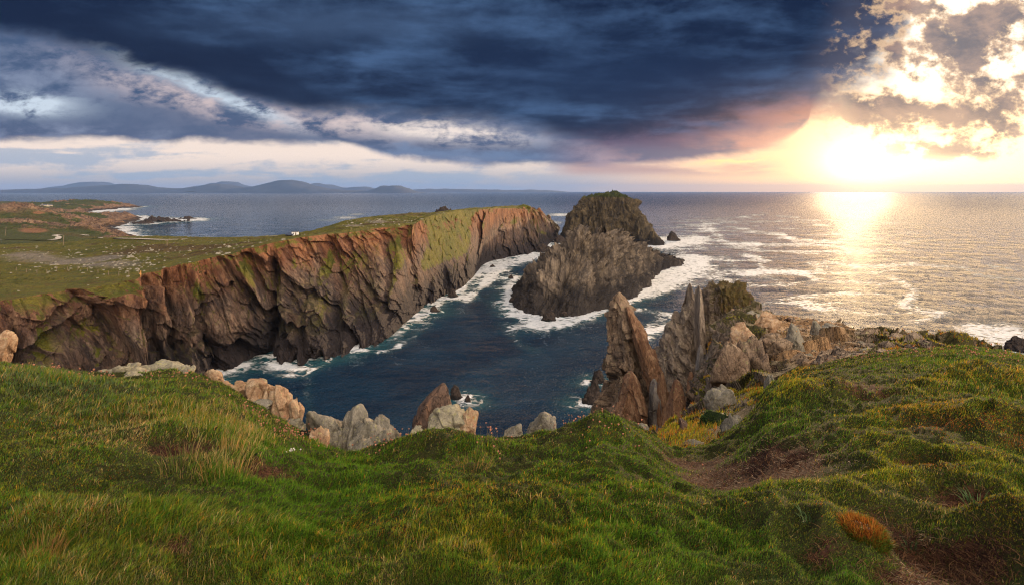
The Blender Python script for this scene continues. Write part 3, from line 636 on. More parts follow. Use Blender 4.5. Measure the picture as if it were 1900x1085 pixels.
# distant islet and the hills over the water
m_hill, t_, b_, _o = newmat("hill_ground")
g = geo(t_); c = mixc(t_, noise(t_, g.outputs['Position'], 0.0016, 6, .6).ss(.35, .65), (0.012, 0.020, 0.032), (0.028, 0.036, 0.046))
t_.links.new(c, b_.inputs['Base Color']); b_.inputs['Roughness'].default_value = 0.95
def hillrange(name, pts, Y, depth, label, seed, foot=356.8):
    """pts: skyline (px,py) left to right, at distance Y"""
    pts = np.array(pts, float); n = 300; nv = 40
    x = np.linspace(pts[0, 0], pts[-1, 0], n)
    h = np.interp(x, pts[:, 0], pts[:, 1]); 
    ker = np.exp(-np.linspace(-3.5, 3.5, 9) ** 2); ker /= ker.sum(); h = np.convolve(np.pad(h, 4, mode='edge'), ker, 'valid'); h = h + 2.6 * fbm(np.c_[x * .08, x * 0 + seed, x * 0], 4, .6) * np.clip((356 - h) / 8, 0, 1)
    hm = (356 - h) / F * Y + HZ; hm = np.maximum(hm, 0)
    tt_ = np.linspace(-1, 1, nv)[:, None]
    X = (x - 950)[None] / F * (Y + 0 * tt_); yy2 = Y + tt_ * depth + 0 * X
    cross = np.cos(tt_ * np.pi / 2) ** 1.0
    ed = np.minimum(1, np.minimum(np.arange(n), np.arange(n)[::-1]) / 12)[None]
    nn_ = fbm(np.stack([X / depth * 1.3, yy2 / depth * 1.3, X * 0 + seed], -1).reshape(-1, 3), 5, .55, ridged=True).reshape(X.shape)
    z = hm[None] * (cross * (0.9 + 0.1) + (nn_) * 0.13 * np.sin(np.pi * np.abs(tt_)) ) * ed - 25 * (1 - cross * ed) - 6
    me = grid_mesh(name, np.stack([X, yy2, z], -1)); o = link(name, me, m_hill, origin=(float(X.mean()), Y, 0)); tag(o, kind='structure'); return o
hillrange("hills", [(-300, 345), (-60, 352), (0, 354), (50, 353), (100, 351), (140, 345), (165, 339), (180, 338.5), (195, 345), (230, 350), (270, 349), (320, 352), (380, 347), (405, 342), (424, 338), (440, 343), (470, 350), (560, 345), (590, 342), (620, 345), (640, 351), (665, 348), (675, 347), (690, 351), (740, 354), (800, 352), (850, 352), (900, 352.5), (950, 354), (980, 353), (1030, 354.5), (1060, 355), (1080, 356)], 30000, 2600, None, 1)
hillrange("hills", [(-300, 352), (0, 354), (60, 352), (120, 350), (165, 348), (200, 345), (235, 343), (270, 347), (310, 351), (350, 351), (385, 346), (405, 342), (425, 344), (445, 350), (470, 347), (500, 342), (520, 336), (537, 333.5), (552, 336), (570, 343), (600, 350), (640, 354), (690, 355), (705, 350), (715, 346), (740, 345), (752, 349), (765, 354), (800, 356.5)], 21000, 1800, None, 5)
A = ringloft([(357.6, 343, 366, 14000, 90), (357.0, 345, 364, 14000, 70), (356.4, 348, 361, 14000, 40), (355.9, 350, 358, 14000, 16)], 60, 20)
A = closetop(A, 2, 0); A[..., 2] += 0
islet = rockobj("islet", A, m_hill, "tiny flat dark islet far out before the distant hills", "islet", shore=False)
# rock hump beyond the headland
A = ringloft([(402, 806, 848, 640, 12), (396, 808, 842, 640, 10), (391, 812, 834, 640, 8), (387.5, 818, 829, 640, 5), (386, 821, 827, 640, 2)], 80, 40)
A = roughen(closetop(A, 3), [('f', 2, (0.2, 0.2, 0.1), .3), ('f', .8, (0.5, 0.5, 0.3), .3)], seed=31)
rockobj("rock_outcrop", A, m_wet, "dark rock hump rising behind the far grassy rim of the headland", "rock outcrop", shore=False)
# ------------------------------------------------------------------ near ground: the grassy cliff top the camera stands on
rim = [(-700, 690, 13, .8), (-400, 668, 13, .8), (-150, 664, 13, .8), (0, 676, 12.5, .8), (100, 694, 12.5, .8), (200, 700, 12.2, .8), (300, 690, 12.5, .8), (360, 697, 12.3, .8), (420, 722, 11.3, .8), (480, 762, 10.4, .8), (540, 800, 9.5, .8), (590, 838, 8.6, .8), (640, 850, 8.0, .8), (700, 840, 8.0, .8), (760, 820, 8.2, .8), (840, 808, 8.4, .8), (920, 824, 8.2, .8), (1000, 812, 8.4, .8), (1060, 800, 8.6, .8), (1110, 780, 9.2, .8), (1160, 797, 9.2, .8), (1210, 818, 9.0, .8), (1250, 845, 8.8, .8), (1310, 838, 9.6, .8), (1350, 812, 10.5, .8), (1395, 768, 12.4, .8), (1430, 720, 14.5, .8), (1480, 694, 16, .8), (1550, 676, 17.5, .8), (1620, 664, 18, .8), (1700, 656, 18.4, .8), (1790, 650, 18.5, .8), (1850, 655, 17.8, .8), (1910, 668, 16.8, .8), (2000, 690, 15.5, .8), (2150, 700, 15, .8), (2500, 700, 15, .8)]
rowsF = []
for (px, py, Y, _) in rim:
    def wp(a, b, c): return W(a, b, c)
    zr = HZ - (py - 356) / F * Y
    col_ = [((px - 950) / F * 2.6, -2.5, HZ - 1.75), ((px - 950) / F * 2.6, 0.3, HZ - 1.80), ((px - 950) / F * 2.6, 1.9, HZ - 1.92)]
    r0 = W(px, 1085, 3.15); col_.append(r0)
    for f in (0.12, 0.28, 0.5, 0.75, 0.9):
        Yf = 3.15 + (Y - 3.15) * f; zf = r0[2] + (zr - r0[2]) * (f ** 1.0); zf += 0.10 * math.sin(math.pi * f) * (Y - 3.15) * 0.10
        col_.append(((px - 950) / F * Yf, Yf, zf))
    col_.append(W(px, py, Y))
    col_.append(((px - 950) / F * Y * 1.04, Y * 1.045, zr - 0.28)); col_.append(((px - 950) / F * Y * 1.1, Y * 1.11, zr - 1.4)); col_.append(((px - 950) / F * Y * 1.2, Y * 1.22, zr - 4.5)); col_.append(((px - 950) / F * Y * 1.4, Y * 1.45, zr - 12))
    col_.append(((px - 950) / F * Y * 2.2, Y * 2.4, zr - 40))
    rowsF.append(col_)
A = np.moveaxis(np.array(rowsF), 1, 0)       # rows x cols
NVF, NUF = 520, 900
A = catmull(A, NVF); A = np.moveaxis(catmull(np.moveaxis(A, 1, 0), NUF), 0, 1)
rowt = np.linspace(0, 14, NVF)[:, None]      # control row index; 9 = rim
FX, FY = A[..., 0].copy(), A[..., 1].copy()
fpx = FX / np.maximum(FY, .5) * F + 950; fpy = 356 + (HZ - A[..., 2]) / np.maximum(FY, .5) * F
p0 = np.stack([FX, FY, FX * 0], -1).reshape(-1, 3)
h1 = fbm(p0 * 0.55, 4, .5).reshape(NVF, NUF); h2 = fbm(p0 * 1.9 + 5, 4, .5).reshape(NVF, NUF); h3 = fbm(p0 * 7 + 9, 3).reshape(NVF, NUF)
onland = sst(rowt, 10.2, 9.2)
h4 = 1 - np.abs(fbm(p0 * 3.6 + 2, 3, .5)).reshape(NVF, NUF) * 3
dz = (0.045 * h4 + 0.10 * h1 + 0.075 * (1 - np.abs(h2) * 2) + 0.015 * h3)
def inv_img(px, py):                         # nearest grid vertex to a picture position, in front of the rim
    d = (fpx - px) ** 2 + (fpy - py) ** 2 + np.where((rowt > 9.3) | (rowt < 1.5), 1e9, 0)
    k = np.unravel_index(np.argmin(d), d.shape); return FX[k], FY[k]
def mound(px, py, rx, ry, h, flat=1.0):      # radii in metres
    x0, y0 = inv_img(px, py); r2 = ((FX - x0) / rx) ** 2 + ((FY - y0) / ry) ** 2
    return h * np.exp(-r2 ** flat)
_r = np.random.default_rng(3)
MO = [(_r.uniform(1450, 1950), _r.uniform(690, 1000), _r.uniform(.3, .6), _r.uniform(.3, .5), _r.uniform(.03, .08), 1.6) for _ in range(16)] + [(1590, 1000, .30, .30, .20, 2.2), (1890, 1040, .42, .42, .26, 2.2), (1770, 795, .75, .5, .17, 1.5), (1900, 830, .6, .5, .2, 1.5), (1495, 745, .7, .6, .32, 1.7), (1650, 880, .8, .6, .15, 1.5), (1560, 800, .8, .7, .12, 1.4), (1860, 720, 1., .8, .3, 1.6), (1700, 940, .6, .5, .13, 1.6),
      (1650, 730, 1.2, .8, .16, 1.4), (1400, 860 - 60, .4, .3, .14, 1.6), (1120, 810, .6, .45, .20, 1.5), (840, 830, .7, .5, .16, 1.4), (620, 900, .7, .6, .12, 1.4), (330, 830, .8, .6, .13, 1.4), (100, 740, 1.4, 1.0, .22, 1.4), (60, 870, .9, .6, .14, 1.4), (1230, 970, .8, .5, .12, 1.4), (930, 950, .7, .5, .10, 1.4), (1480, 940, .5, .4, .12, 1.6), (150, 980, .5, .4, .12, 1.5)]
for a in MO: dz = dz + mound(*a) * (.72 if a[0] > 1350 and a[0] < 1850 else 1)
BARE = [(1380, 872, .55, .95, 1.6, -.16), (1290, 862, .45, .40, 1.1, -.06), (1725, 1030, .28, .36, 1.3, -.12), (1790, 955, .18, .2, 1.0, -.08), (1690, 1085, .2, .15, .9, -.03), (1698, 882, .16, .11, .95, -.05), (340, 838, .36, .22, .9, -.08), (475, 880, .30, .26, .8, -.08), (330, 770, .5, .25, .5, -.03), (300, 1020, .13, .13, .7, -.03), (1600, 735, .45, .7, .6, -.08), (1215, 905, .16, .1, .7, -.03), (480, 800, .5, .35, .5, -.05), (1640, 1000, .16, .13, .7, 0), (1530, 1040, .08, .07, .6, 0)]
bare = np.zeros((NVF, NUF))
for px, py, rx, ry, k, dp in BARE:
    x0, y0 = inv_img(px, py); dz = dz * (1 - .85 * np.exp(-(((FX - x0) / (rx * 1.3)) ** 2 + ((FY - y0 + ry * .3) / (ry * 1.7)) ** 2) ** 1.5) * (k > .85))
for px, py, rx, ry, k, dp in BARE:
    x0, y0 = inv_img(px, py); e = np.exp(-((((FX - x0 + h2 * .18) / rx) ** 2 + ((FY - y0 + h2 * .15) / ry) ** 2)) ** 1.4); bare += k * e; dz = dz + dp * e
A[..., 2] += dz * onland * sst(rowt, -1, 2)
cl = sst(rowt, 9.6, 11)                       # rock of the drop below the rim
n = normals(A); A += n * ((0.5 * facets(A.reshape(-1, 3) * 0.9, 1, .6)[0]).reshape(NVF, NUF) * cl)[..., None]
FG = A
m_soil, t_, b_, _o = newmat("turf_soil"); g = geo(t_); pos = g.outputs['Position']
n1 = noise(t_, pos, 2.0, 5, .6); n2 = noise(t_, pos, 28, 5, .7); n3 = noise(t_, pos, 9, 6, .65, .6)
c = mixc(t_, n1.ss(.35, .65), (0.020, 0.024, 0.006), (0.034, 0.034, 0.010)); c = mixc(t_, n2.ss(.4, .7) * .7, c, (0.052, 0.040, 0.018))
dc = mixc(t_, n2.ss(.35, .68), (0.022, 0.010, 0.007), (0.085, 0.042, 0.026)); dc = mixc(t_, n3.ss(.5, .66) * .6, dc, (0.12, 0.05, 0.022))
c = mixc(t_, (attr(t_, 'bare') + (n3 - .5) * 1.1).ss(.25, .55), c, dc)
rk = mixc(t_, n3.ss(.35, .65), srgb(110, 98, 86), srgb(150, 132, 110))
c = mixc(t_, attr(t_, 'rock').ss(.3, .6), c, rk)
t_.links.new(c, b_.inputs['Base Color']); b_.inputs['Roughness'].default_value = 0.95; b_.inputs['Specular IOR Level'].default_value = .15
bump(t_, b_, n2 * .6 + n3, 0.03, .8)
me = grid_mesh("ground", FG, attrs={'bare': bare.reshape(-1), 'rock': (cl * np.ones((1, NUF))).reshape(-1)})
ground = tag(link("ground", me, m_soil), kind='structure')
def fg_height(x, y):
    d = (FX - x) ** 2 + (FY - y) ** 2; k = np.unravel_index(np.argmin(d), d.shape); return float(FG[k][2])
def fg_at(px, py):
    """point of the near ground seen at a picture position"""
    ax = FG[..., 0] / np.maximum(FG[..., 1], .3) * F + 950; ay = 356 + (HZ - FG[..., 2]) / np.maximum(FG[..., 1], .3) * F
    d = (ax - px) ** 2 + (ay - py) ** 2 + np.where((rowt > 9.4) | (rowt < 1.5), 1e9, 0)
    k = np.unravel_index(np.argmin(d), d.shape); return FG[k].copy()

# ------------------------------------------------------------------ crag terrain to the right (rocky spur with a worn path)
# each column (px): list of (py, Y) from the near foot to the skyline, then down the far side
CT = {
 1215: [(860, 9.6), (842, 12), (830, 16), (850, 20), (900, 28), (950, 40), (900, 60), (880, 80), (860, 95)],
 1250: [(850, 9.8), (818, 12), (802, 16), (800, 21), (830, 28), (860, 40), (850, 60), (850, 80), (850, 95)],
 1290: [(845, 10.2), (800, 13), (778, 18), (768, 24), (764, 30), (766, 40), (770, 52), (800, 72), (840, 90)],
 1330: [(830, 10.8), (790, 14), (765, 19), (742, 25), (716, 31), (690, 38), (672, 48), (700, 66), (780, 88)],
 1365: [(808, 11.5), (772, 16), (738, 21), (700, 27), (660, 34), (625, 42), (600, 56), (606, 72), (680, 92)],
 1400: [(785, 12.5), (748, 17), (708, 23), (668, 29), (634, 37), (608, 46), (590, 58), (586, 70), (640, 92)],
 1440: [(745, 15), (722, 19), (690, 24), (660, 30), (636, 37), (614, 45), (599, 55), (592, 65), (640, 88)],
 1490: [(715, 16.5), (692, 20), (672, 24), (654, 29), (636, 35), (620, 42), (606, 50), (598, 59), (640, 80)],
 1550: [(692, 18), (674, 21), (662, 24), (651, 28), (638, 33), (626, 38), (614, 44), (606, 51), (650, 70)],
 1600: [(684, 18.6), (668, 21), (659, 23.5), (650, 26.5), (642, 30), (634, 33), (626, 37), (620, 41), (665, 56)],
 1660: [(678, 19), (664, 21), (657, 23), (651, 25), (646, 27), (641, 29), (637, 31), (634, 33), (680, 44)],
 1730: [(672, 19.2), (663, 21), (659, 22), (656, 23), (654, 24), (652, 25), (651, 26), (651, 27), (700, 34)],
 1830: [(680, 18.5), (678, 20), (676, 21), (676, 22), (677, 23), (680, 24), (684, 25), (690, 26), (760, 34)],
}
ks = sorted(CT); cg = []
for k in ks:
    col_ = [W(k, py, Y) for py, Y in CT[k]]
    x, y, z = col_[-1]; col_.append((x + 4, y + 12, z - 16)); col_.append((x + 10, y + 26, -3)); 
    x, y, z = col_[0]; col_.insert(0, (x * .95, y * .95, z - 1.2)); cg.append(col_)
A = np.moveaxis(np.array(cg), 1, 0); NVC, NUC = 460, 420
A = catmull(A, NVC); A = np.moveaxis(catmull(np.moveaxis(A, 1, 0), NUC), 0, 1)
cpx = A[..., 0] / A[..., 1] * F + 950; cpy = 356 + (HZ - A[..., 2]) / A[..., 1] * F; rt = np.linspace(0, 11, NVC)[:, None] + 0 * cpx
pathm = sst(cpx, 1400, 1450) * sst(cpy, 700, 660) * sst(rt, 8.8, 8)
face = 1 - pathm
q = A.reshape(-1, 3)
nrm = normals(A); nrm *= np.sign(nrm[..., 2:3].mean())
q2 = q.copy(); q2[:, 0] += q[:, 2] * .35
Dc = (1.15 * facets(q2 * (0.28, 0.16, 0.13), 1.1, .55)[0] * sst(rt.ravel(), 3, 5) + 0.5 * facets(q2 * (0.8, 0.5, 0.42), 1.1, .5)[0] + 0.9 * fbm(q2 * (.35, .22, .1), 5, .55, ridged=True)).reshape(A.shape[:2])
Df = (0.10 * fbm(q * 1.4, 5, .6) + .35 * fbm(q * .25, 4) + 0.38 * np.maximum(facets(q * .55, 1.1, .7)[0], -.1) + .12 * np.maximum(facets(q * 1.6, 1, .6)[0], 0)).reshape(A.shape[:2])
fade = sst(rt, 0.6, 2.2); hollow = np.exp(-((cpx - 1280) / 75) ** 2 - ((cpy - 805) / 45) ** 2); Dc = Dc * (1 - .85 * hollow)
A = A + nrm * ((Dc * face * (0.35 + 0.65 * sst(rt, 2, 4)) + Df * pathm) * (0.25 + 0.75 * fade))[..., None]
cveg = 0.45 + 0.65 * np.exp(-((cpx - 1270) / 50) ** 2 - ((cpy - 800) / 28) ** 2) + 0.4 * sst(cpx, 1560, 1700) + 0.35 * fbm(q * .35 + 3, 4).reshape(A.shape[:2]) + .5 * np.exp(-((cpx - 1405) / 22) ** 2 - ((cpy - 735) / 25) ** 2)
cdirt = pathm * (0.9 + 1.0 * fbm(q * .3 + 8, 4).reshape(A.shape[:2])) * sst(cpx, 1640, 1540)
m_crag = rock_mat("crag_rock", [srgb(132, 116, 102), srgb(168, 142, 114), srgb(190, 170, 146)], 0.8, grass=(0.62, 0.85, (0.10, 0.085, 0.018), (0.075, 0.075, 0.014)), bdist=0.35, tidal=(12, (0.02, 0.018, 0.017)), stretch=(1, 1, .4), rot=(0, .3, 0), lichen=.2, dirt=(srgb(190, 152, 108), srgb(146, 112, 78)))
me = grid_mesh("crag_ground", A, attrs={'veg': cveg.reshape(-1), 'dirt': cdirt.reshape(-1)})
crag_ground = tag(link("rocky_ground", me, m_crag), kind='structure'); SHORE.append(A[-60:].reshape(-1, 3)); CR = A; CRT = rt
def crag_at(px, py):
    ax = CR[..., 0] / CR[..., 1] * F + 950; ay = 356 + (HZ - CR[..., 2]) / CR[..., 1] * F
    d = (ax - px) ** 2 + (ay - py) ** 2 + np.where(CRT > 8.6, 1e9, 0); k = np.unravel_index(np.argmin(d), d.shape); return CR[k].copy()

# ------------------------------------------------------------------ pinnacles
m_spire = rock_mat("spire_rock", ck=.2, cols=[srgb(128, 110, 96), srgb(164, 136, 110), srgb(188, 164, 136)], s=0.75, bdist=0.45, stretch=(1, 1, .4), rot=(0, .15, 0), lichen=.15, grass=(0.9, 1.0, (0.07, 0.08, 0.015), (0.04, 0.05, 0.01)))
m_slab = rock_mat("slab_rock", [srgb(134, 98, 74), srgb(158, 118, 88), srgb(186, 150, 118)], 0.9, ck=.2, bdist=0.4, stretch=(1, 1, .25), rot=(0, -.5, 0), lichen=.1)
m_grey = rock_mat("grey_slab_rock", [srgb(112, 106, 102), srgb(138, 128, 120), srgb(160, 150, 138)], 0.9, ck=.15, bdist=0.16, stretch=(1, 1, .4), rot=(0, .4, 0), lichen=.25)
def pinn(name, rows, nu, nv, spec, mat, label=None, cat=None, parent=None, exp=2.4, seed=0, dome=0.2, veg=None, group=None, rf=2.6):
    A = ringloft(rows, nu, nv, exp, corners=0 if exp > 2.5 else int(seed) + 3); A = closetop(A, 8, dome)
    A = roughen(A, spec, seed=seed, rfade=rf)
    return rockobj(name, A, mat, label, cat, group, parent=parent, veg=None if veg is None else veg(A))
SP1 = [('s', .42, (.75, -.5, .10), 0), ('f', 1.15, (.36, .36, .17), .3), ('f', .62, (.85, .85, .36), .35), ('f', .3, (1.9, 1.9, .8), .3), ('r', .2, (.7, .7, .12), .1), ('f', .12, (2.6, 2.6, 1.2), .2), ('n', .5, (.2, .2, .12), 0)]
spire = pinn("rock_spire", [(1100, 1010, 1290, 72, 14), (900, 1076, 1262, 72, 7.5), (800, 1101, 1226, 72, 4.8), (760, 1108, 1214, 72, 4.2), (720, 1116, 1206, 72, 3.8), (680, 1122, 1198, 72, 3.4), (640, 1127, 1188, 72, 2.9), (600, 1128, 1180, 72, 2.3), (580, 1130, 1172, 72, 1.9), (565, 1133, 1163, 72, 1.4), (554, 1138, 1157, 72, .9), (548, 1143, 1153, 72, .5), (545, 1146, 1150, 72, .2)], 380, 420, SP1, m_spire, "tall pointed rock spire with an orange-lichened tip, rising from the inlet", "rock spire", seed=6)
SP2 = [('s', .28, (.9, -.5, .55), 0), ('f', .55, (.6, .6, .16), -.45), ('r', .35, (1.3, 1.3, .12), -.55), ('f', .15, (1.8, 1.8, .7), -.4)]
pinn("slab", [(960, 1215, 1330, 68, 4), (800, 1222, 1280, 68, 2.2), (775, 1216, 1268, 68, 1.9), (740, 1206, 1250, 68, 1.7), (700, 1195, 1233, 68, 1.5), (660, 1184, 1214, 68, 1.3), (620, 1172, 1196, 68.5, 1.1), (585, 1162, 1178, 69.5, .8), (570, 1160, 1169, 70, .4)], 200, 330, SP2, m_slab, parent=spire, seed=7)
pinn("buttress", [(900, 1128, 1216, 62, 3.2), (820, 1137, 1207, 62, 2.6), (780, 1141, 1204, 62, 2.3), (740, 1146, 1197, 62, 2.0), (712, 1153, 1188, 62, 1.6), (698, 1160, 1180, 62, 1.1), (690, 1166, 1174, 62, .5)], 200, 200, [('f', .5, (.5, .5, .3), .4), ('f', .2, (1.4, 1.4, .6), .3), ('r', .15, (1.3, 1.3, .3), .3)], m_slab, parent=spire, seed=8)
pinn("buttress", [(900, 1195, 1250, 62.5, 2.2), (810, 1200, 1238, 62.5, 1.6), (770, 1203, 1233, 62.5, 1.4), (735, 1206, 1228, 62.5, 1.2), (712, 1209, 1221, 63, .8), (704, 1212, 1216, 63, .3)], 140, 180, [('f', .35, (.5, .5, .2), .2), ('f', .12, (1.6, 1.6, .8), .2)], m_grey, parent=spire, seed=9)
pinn("buttress", [(900, 1080, 1135, 76, 4), (780, 1097, 1134, 76, 2.6), (755, 1104, 1134, 76, 2.2), (735, 1110, 1134, 76, 1.8), (715, 1118, 1132, 75, 1.2), (708, 1121, 1130, 74, .6)], 140, 180, [('f', .7, (.4, .4, .2), .4), ('f', .25, (1.2, 1.2, .6), .3)], m_spire, parent=spire, seed=10)

# twin crag behind: fins on the left, thick block with vegetated top on the right
vegtop = lambda A: np.clip(sst(A[..., 0] / A[..., 1] * F + 950, 1312, 1345) * (0.62 + .3 * fbm(A.reshape(-1, 3) * .5, 4).reshape(A.shape[:2])) * sst(356 + (HZ - A[..., 2]) / A[..., 1] * F, 640, 570) + .3, 0, 1.1)
SPC = [('s', .75, (.50, -.25, .05), 0), ('s', .3, (1.5, -.6, .15), 0), ('r', .55, (.55, .3, .05), .2), ('f', .6, (.35, .35, .12), .25), ('r', .3, (1.6, 1.0, .15), .2), ('f', .22, (1.2, 1.2, .5), .2), ('n', .6, (.15, .15, .1), 0)]
m_block = rock_mat("block_rock", [srgb(124, 110, 98), srgb(152, 134, 116), srgb(178, 162, 142)], 0.7, ck=.25, bdist=0.32, stretch=(1, 1, .25), rot=(0, .12, 0), grass=(0.35, 0.6, (0.15, 0.105, 0.03), (0.085, 0.075, 0.02)), lichen=.1, tidal=(10, (.02, .018, .017)))
crag = pinn("crag", [(800, 1285, 1425, 88, 9), (700, 1292, 1408, 88, 8), (640, 1299, 1400, 88, 7), (600, 1302, 1396, 88, 6.4), (575, 1305, 1391, 88, 5.8), (555, 1309, 1386, 88, 5.2), (542, 1313, 1380, 88, 4.5), (536, 1318, 1374, 88, 3.8), (532, 1325, 1368, 88, 3.0)], 420, 330, SPC, m_block, "broad rock crag with vertical grey ribs and a mossy brown top", "crag", exp=2.8, seed=21, veg=vegtop, dome=0.05)
pinn("fin", [(860, 1195, 1318, 86, 6), (740, 1205, 1312, 86, 4.6), (700, 1210, 1309, 86, 4.2), (660, 1218, 1306, 86, 3.8), (630, 1232, 1304, 86, 3.2), (600, 1250, 1302, 86, 2.8), (580, 1262, 1300, 86, 2.3), (560, 1270, 1296, 86, 1.8), (545, 1274, 1288, 86, 1.2), (533, 1277, 1284, 86, .6), (527, 1279, 1281, 86, .2)], 320, 360, [('s', .6, (.55, -.25, .28), 0), ('r', .45, (.5, .3, .05), .5), ('f', .5, (.4, .4, .12), .6), ('r', .3, (1.6, 1.0, .15), .6), ('f', .2, (1.2, 1.2, .5), .5)], m_block, parent=crag, seed=22)
pinn("fin", [(700, 1286, 1312, 83, 2.4), (600, 1290, 1306, 83, 1.6), (560, 1292, 1303, 83, 1.2), (540, 1294, 1300, 83, .7), (531, 1296, 1298, 83, .25)], 110, 260, [('r', .3, (.8, .5, .06), .1), ('f', .25, (.8, .8, .25), .2)], m_block, parent=crag, seed=23)
# smaller pillars stepping down towards the near ground
PL = [(1255, 1, 705, 790, 48, 34, "dark"), (1282, 1, 690, 800, 30, 40, "dark"), (1318, 1, 652, 775, 40, 40, "grey"), (1345, 1, 665, 780, 44, 30, "tan"), (1228, 0, 690, 800, 30, 62, "dark"), (1300, 0, 640, 720, 22, 55, "grey"), (1385, 0, 608, 700, 30, 40, "tan"), (1375, 1, 690, 770, 40, 24, "tan")]
LB = ["dark slanting rock blade between the spire and the crag, lowest of the blades", "dark rock blade with a reddish edge below the crag", "upright grey lichened rock pillar at the foot of the crag", "pale tan rock buttress rising from the mossy hollow", "squat dark rock standing hard against the right side of the spire", "slim grey rock finger tucked under the crag's ribs", "tan rock column at the left edge of the stony path", "low tan rock shelf above the green cushion plant"]
for i, (px, kind_, yt, yb, w_, Y, tone) in enumerate(PL):
    h = w_ / 2; k = 1.0; s_ = w_ * Y / F
    rows = [(yb + 60, px - h * 1.3, px + h * 1.4, Y, s_ * .7), (yb, px - h, px + h, Y, s_ * .55), ((yb * .55 + yt * .45), px - h * .8, px + h * .8, Y, s_ * .45), ((yb * .2 + yt * .8), px - h * .5, px + h * .55, Y, s_ * .32), (yt + 3, px - h * .22, px + h * .25, Y, s_ * .15), (yt, px - 1, px + 1, Y, s_ * .05)]
    pinn("rock_pillar", rows, 130, 170, [('f', s_ * .12, (1.6 / s_, 1.6 / s_, .6 / s_), .4), ('f', s_ * .05, (4 / s_, 4 / s_, 1.6 / s_), .4), ('r', s_ * .05, (3 / s_, 3 / s_, .6 / s_), .4)], {"dark": m_slab, "grey": m_grey, "tan": m_spire}[tone], LB[i], "rock pillar", group="rock pillars below the crag", seed=50 + i)
# ------------------------------------------------------------------ boulders on the near edge
def polyrock(c, size, seed, n=22, sq=(1, 1, 1), tilt=(0, 0, 0), nu=96, nv=60, det=0.05, peak=None):
    """faceted boulder: a sphere cut by random planes, with cracks; c = centre of the base"""
    r = np.random.default_rng(seed)
    th = np.linspace(0, 2 * np.pi, nu, endpoint=False); ph = np.linspace(-np.pi / 2, np.pi / 2, nv)
    d = np.stack([np.cos(ph)[:, None] * np.cos(th), np.cos(ph)[:, None] * np.sin(th), np.sin(ph)[:, None] + 0 * th], -1)
    N = r.normal(size=(n, 3)); N /= np.linalg.norm(N, axis=1, keepdims=True); H = r.uniform(.42, .92, n)
    dots = np.einsum('ijk,nk->ijn', d, N); rad = np.where(dots > 1e-3, H / np.maximum(dots, 1e-3), 9)
    rr = -np.log(np.exp(-rad * 45).sum(-1) + np.exp(-45 * 1.12)) / 45
    P = d * rr[..., None] * np.array(sq)
    rx, ry, rz = [math.radians(a) for a in tilt]
    Mx = np.array([[1, 0, 0], [0, math.cos(rx), -math.sin(rx)], [0, math.sin(rx), math.cos(rx)]]); My = np.array([[math.cos(ry), 0, math.sin(ry)], [0, 1, 0], [-math.sin(ry), 0, math.cos(ry)]]); Mz = np.array([[math.cos(rz), -math.sin(rz), 0], [math.sin(rz), math.cos(rz), 0], [0, 0, 1]])
    P = P @ (Mz @ My @ Mx).T
    dd = P / (np.linalg.norm(P, axis=2, keepdims=True) + 1e-6); q = P.reshape(-1, 3) + seed * 3.1
    fv1, fe1 = facets(q * (1.5, 1.5, .9), 1, .6)
    P = P + dd * ((-det * .9 * (1 - sst(fe1, 0, .10)) + det * 1.9 * fv1 + det * .35 * facets(q * 4.2, 1, .6)[0] + det * .3 * fbm(q * 2.2, 4, .6)).reshape(nv, nu))[..., None]
    return P * size + np.asarray(c)
def boulder(name, px, py, Y, wpx, hpx, seed, mat, label, cat="boulder", sq=(1, .8, .8), tilt=(0, 0, 0), n=20, group=None, det=.05, sink=.3, nu=110, nv=72, parent=None):
    """px,py = centre of the visible base; width and height in photograph pixels"""
    k = Y / F; x, y, z = W(px, py, Y); wpx, hpx = (wpx * 1.1, hpx * 1.12) if name == 'boulder' else (wpx, hpx)
    P = polyrock((0, 0, 0), 1, seed, n, sq, tilt, nu, nv, det)
    ext = P.reshape(-1, 3); lo, hi = ext.min(0), ext.max(0)
    sx_ = wpx * k / (hi[0] - lo[0]); sz = hpx * k * (1 + sink) / (hi[2] - lo[2])
    P = (P - np.array([(lo[0] + hi[0]) / 2, (lo[1] + hi[1]) / 2, lo[2]])) * np.array([sx_, (sx_ + sz) / 2, sz]) + np.array([x, y, z - hpx * k * sink])
    me = grid_mesh(name, P, closed=True, attrs={'veg': np.zeros(P.shape[:2]).reshape(-1)})
    o = link(name, me, mat, parent=parent, origin=(x, y, z) if parent is None else parent.location); tag(o, label, cat, group); return o
m_peach = rock_mat("peach_boulder_rock", ck=.12, cols=[srgb(158, 124, 96), srgb(184, 150, 118), srgb(206, 184, 154)], s=3.0, bdist=.06, lichen=.5)
m_pale = rock_mat("pale_boulder_rock", ck=.15, cols=[srgb(140, 134, 118), srgb(168, 160, 138), srgb(188, 180, 152)], s=3.2, bdist=.06, lichen=.8)
m_greyb = rock_mat("grey_boulder_rock", ck=.12, cols=[srgb(120, 116, 104), srgb(146, 140, 126), srgb(172, 164, 148)], s=2.6, bdist=.07, lichen=.35, stretch=(1, 1, .5), rot=(0, -.7, 0))
m_darkb = rock_mat("dark_blade_rock", [srgb(84, 72, 66), srgb(108, 88, 76), srgb(140, 108, 86)], 1.2, bdist=.12, stretch=(1, 1, .35), rot=(0, .3, 0))
